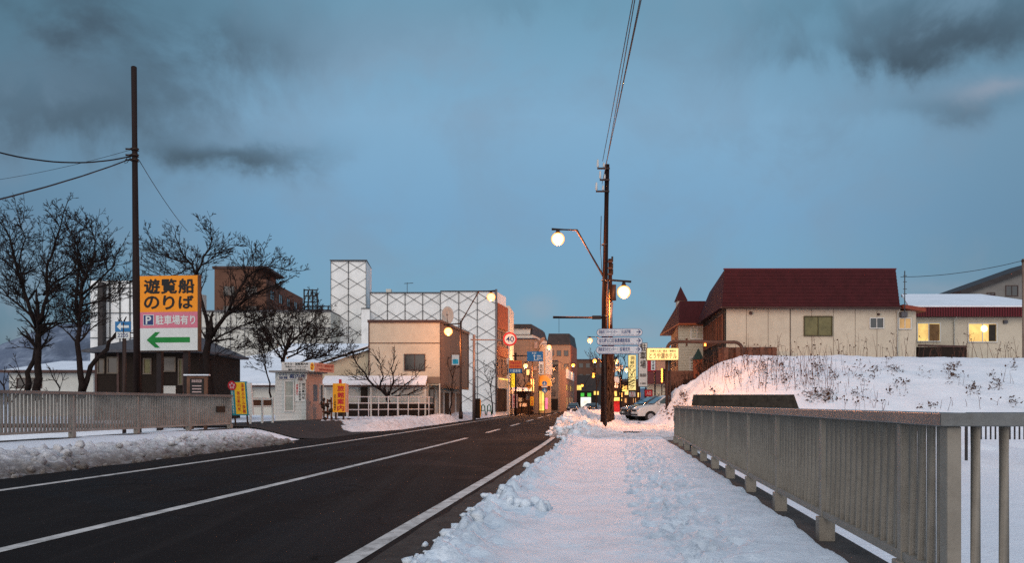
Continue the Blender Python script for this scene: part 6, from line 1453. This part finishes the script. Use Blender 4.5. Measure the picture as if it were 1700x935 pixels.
# ------------------------------------------------------------------ cars
def car(name, label, x, y, z, rot, paint, Lc=3.9, Wc=1.6, Hc=1.62, group='cars in the parking lot', lights=None, cat='car'):
    r = thing(name, label, cat, (x, y, z), group); wr = .30
    k = Hc / 1.62
    low = [(0.02, .34), (0.0, .50), (.03, .70), (.12, .84), (.45, .95), (1.0, 1.04), (3.75, 1.06), (3.86, .95), (3.9, .6), (3.88, .34)]
    cab = [(.98, 1.04), (1.62, 1.50), (1.85, 1.60), (2.6, 1.63), (3.35, 1.58), (3.62, 1.42), (3.80, 1.06)]
    def loft(mb, prof, ws):
        n = len(prof); vs = []
        for (yy, sc_, dz) in ws:
            cx_ = sum(p[0] for p in prof) / n; 
            for (px, pz) in prof: vs.append(((cx_ + (px - cx_) * sc_) * Lc / 3.9, yy * Wc / 2, (pz + dz * (pz > 1.2)) * k))
        fsx = []
        for i in range(len(ws) - 1):
            for j in range(n): fsx.append((i * n + j, i * n + (j + 1) % n, (i + 1) * n + (j + 1) % n, (i + 1) * n + j))
        fsx.append(tuple(range(n))[::-1]); fsx.append(tuple((len(ws) - 1) * n + j for j in range(n)))
        mb.add(vs, fsx, True)
    M_ = MB(); loft(M_, low, [(-1, .97, 0), (-.94, .992, 0), (-.5, 1.012, 0), (0, 1.02, 0), (.5, 1.012, 0), (.94, .992, 0), (1, .97, 0)])
    def place(mb):
        c, s = math.cos(rot), math.sin(rot); mb.v = [(x + a * c - b_ * s, y + a * s + b_ * c, z + h_) for a, b_, h_ in mb.v]; return mb
    bo = place(M_).build('body', paint, r, bevel=.03)
    M_ = MB(); loft(M_, cab, [(-.90, 1.0, 0), (-.82, .97, -.01), (-.72, .95, 0), (.72, .95, 0), (.82, .97, -.01), (.90, 1.0, 0)]); M_.v = [(a, b_ * (1 - .20 * max(0, (h_ / k - 1.04) / .6)), h_) for a, b_, h_ in M_.v]; place(M_).build('cabin', paint, bo, bevel=.02)
    sx = Lc / 3.9
    def yv(h_): return Wc / 2 * .90 * (1 - .20 * max(0, (h_ / k - 1.04) / .6)) + .012
    for sgn in (-1, 1):
        for a, b_ in (((1.18, 1.09), (1.72, 1.48), (2.35, 1.53), (2.35, 1.09)), ((2.43, 1.09), (2.43, 1.53), (3.25, 1.49), (3.52, 1.09))) and [(((1.18, 1.10), (1.72, 1.48), (2.35, 1.53), (2.35, 1.10)), 0), (((2.43, 1.10), (2.43, 1.53), (3.25, 1.49), (3.55, 1.10)), 0)]:
            M_ = MB(); M_.add([(p * sx, sgn * yv(h_ * k), h_ * k) for p, h_ in a] + [(p * sx, sgn * (yv(h_ * k) - .03), h_ * k) for p, h_ in a], [(0, 1, 2, 3), (0, 4, 5, 1), (1, 5, 6, 2), (2, 6, 7, 3), (3, 7, 4, 0)]); place(M_).build('side_window', car_glass, bo)
        for wx in (.78, 3.12):
            M_ = MB(); M_.tube([(wx * sx, sgn * (Wc / 2 - .18), wr), (wx * sx, sgn * (Wc / 2 + .008), wr)], wr + .055, 18); place(M_).build('wheel_arch', black_m, bo)
            M_ = MB(); M_.tube([(wx * sx, sgn * (Wc / 2 - .16), wr), (wx * sx, sgn * (Wc / 2 + .03), wr)], wr, 20); wh = place(M_).build('wheel', black_m, r)
            M_ = MB(); M_.tube([(wx * sx, sgn * (Wc / 2 + .031), wr), (wx * sx, sgn * (Wc / 2 + .04), wr)], wr * .64, 16)
            for q in range(5): a_ = q * 1.2566; M_.tube([(wx * sx, sgn * (Wc / 2 + .045), wr), (wx * sx + wr * .6 * math.cos(a_), sgn * (Wc / 2 + .045), wr + wr * .6 * math.sin(a_))], .025, 4)
            place(M_).build('rim', rim_m, wh)
        M_ = MB(); M_.sphere((.10 * sx, sgn * Wc * .36, .74 * k), .14, 10, 6, (.55, 1.15, .65)); place(M_).build('headlight', rim_m if not lights else lights, r)
        M_ = MB(); M_.box(1.2 * sx, 1.33 * sx, sgn * (Wc / 2 + .02) - .07, sgn * (Wc / 2 + .02) + .07, 1.07 * k, 1.2 * k); place(M_).build('mirror', paint, r)
        M_ = MB(); M_.box(3.84 * sx, 3.90 * sx, sgn * Wc * .40 - .07, sgn * Wc * .40 + .07, .75 * k, 1.05 * k); place(M_).build('tail_light', s_red, r)
    M_ = MB(); w1, w2 = Wc / 2 * .84, Wc / 2 * .72; M_.add([(1.04 * sx, -w1, 1.075 * k), (1.04 * sx, w1, 1.075 * k), (1.60 * sx, w2, 1.475 * k), (1.60 * sx, -w2, 1.475 * k)], [(0, 1, 2, 3)]); M_.v = [(a - .03, b_, h_ + .03) for a, b_, h_ in M_.v]; o = place(M_).build('windscreen', car_glass, bo)
    M_ = MB(); M_.add([(3.82 * sx, -w1, 1.10 * k), (3.82 * sx, w1, 1.10 * k), (3.64 * sx, w2, 1.42 * k), (3.64 * sx, -w2, 1.42 * k)], [(3, 2, 1, 0)]); place(M_).build('rear_window', car_glass, bo)
    M_ = MB(); M_.box(-.035, .03, -Wc * .25, Wc * .25, .62 * k, .74 * k); M_.box(-.04, .03, -Wc * .40, Wc * .40, .38 * k, .47 * k); place(M_).build('grille', black_m, bo)
    M_ = MB(); M_.box(-.055, -.041, -.17, .17, .49 * k, .59 * k); place(M_).build('number_plate', s_white, bo)
    return r
car_glass = mat('car_glass', (.02, .045, .045), .06, .3, 2, spec=.9); rim_m = mat('alloy', (.45, .44, .44), .3, .1, metal=.6)
cw = mat('car_white', (.55, .55, .53), .22, .04, 2, spec=.7); cd = mat('car_dark', (.02, .016, .018), .18, .1, 2, spec=.8); cs = mat('car_silver', (.30, .29, .30), .25, .05, 2, metal=.4); cb2 = mat('car_navy', (.015, .025, .05), .2, .1, 2, spec=.8)
car('parked_car', 'white compact car parked nose to the road beside the snow heap', X(1049, 52), 51.0, .28, R(8), cw, 3.9, 1.6, 1.6)
car('parked_car', 'dark car parked between the white compact car and the silver one', X(1032, 55.5), 54.6, .28, R(8), cd, 4.3, 1.7, 1.60)
car('parked_car', 'silver car parked farthest from the bank, behind the dark one', X(1031, 60), 59.5, .28, R(6), cs, 3.9, 1.6, 1.55)
car('road_car', 'dark blue car driving away at the road bend', X(957, 135) - .9, 131, .05, R(83), cb2, 4.2, 1.7, 1.5, 'cars on the road')
for k, (px, Y, m, lab) in enumerate(((973, 175, cw, 'pale car at the road bend under the green lit signs'), (984, 165, cd, 'black car at the road bend left of the wooden poles'), (992, 182, cs, 'silver car half hidden by the wooden poles at the road bend'))):
    car('road_car', lab, X(px, Y), Y, .05, R(60 + 20 * k), m, 4.2, 1.7, 1.5, 'cars on the road')
bar = emit('taxi_roof_light', (.1, .6, .9), .8)
# green banners + white shop light at the bend
Yq = 200; r = thing('green_lit_shop', 'bright shop front with two green banners at the end of the street', 'shop', (X(972, Yq), Yq, 0))
b = MB(); b.box(X(955, Yq), X(992, Yq), Yq, Yq + 8, 0, Z(650, Yq)); b.build('wall', dkbrown, r)
b = MB(); b.box(X(964, Yq), X(981, Yq), Yq - .15, Yq - .01, .5, Z(660, Yq)); b.build('lit_front', emit('white_shop_light', (.9, .85, .65), 1.1, noise=.8, var=.5), r)
for p0, p1 in ((964, 969.5), (975, 981)): b = MB(); b.box(X(p0, Yq), X(p1, Yq), Yq - .35, Yq - .2, Z(659, Yq), Z(653, Yq)); b.build('green_banner', emit('green_banner_light', (.05, .55, .05), .7, noise=1.2), r)
# small yellow shop right of the poles
Yq = 110; r = thing('yellow_lit_stall', 'low stall with a glowing yellow awning seen right of the wooden poles', 'stall', (X(1022, Yq), Yq, 0))
b = MB(); b.box(X(1017, Yq), X(1030, Yq), Yq, Yq + 3, 0, Z(662, Yq)); b.build('wall', s_red, r)
b = MB(); b.slab([(X(1016, Yq), Yq - 1, Z(666, Yq)), (X(1031, Yq), Yq - 1, Z(666, Yq)), (X(1031, Yq), Yq, Z(661.5, Yq)), (X(1016, Yq), Yq, Z(661.5, Yq))], (0, 0, .1)); b.build('awning', shop_glow, r)
for k, (px, q, Y, lab) in enumerate(((1041, 652, 130, 'small pale lit sign low beside the laundry sign'), (1022, 640, 125, 'round pale shop sign among the branches right of the poles'), (1026, 613, 125, 'small white oval shop sign high among the branches'))):
    slab_sign('shop_sign', lab, px - 4, px + 4, q - 4, q + 4, Y, cream_lit if k == 0 else s_white, None, [(px, .05)])
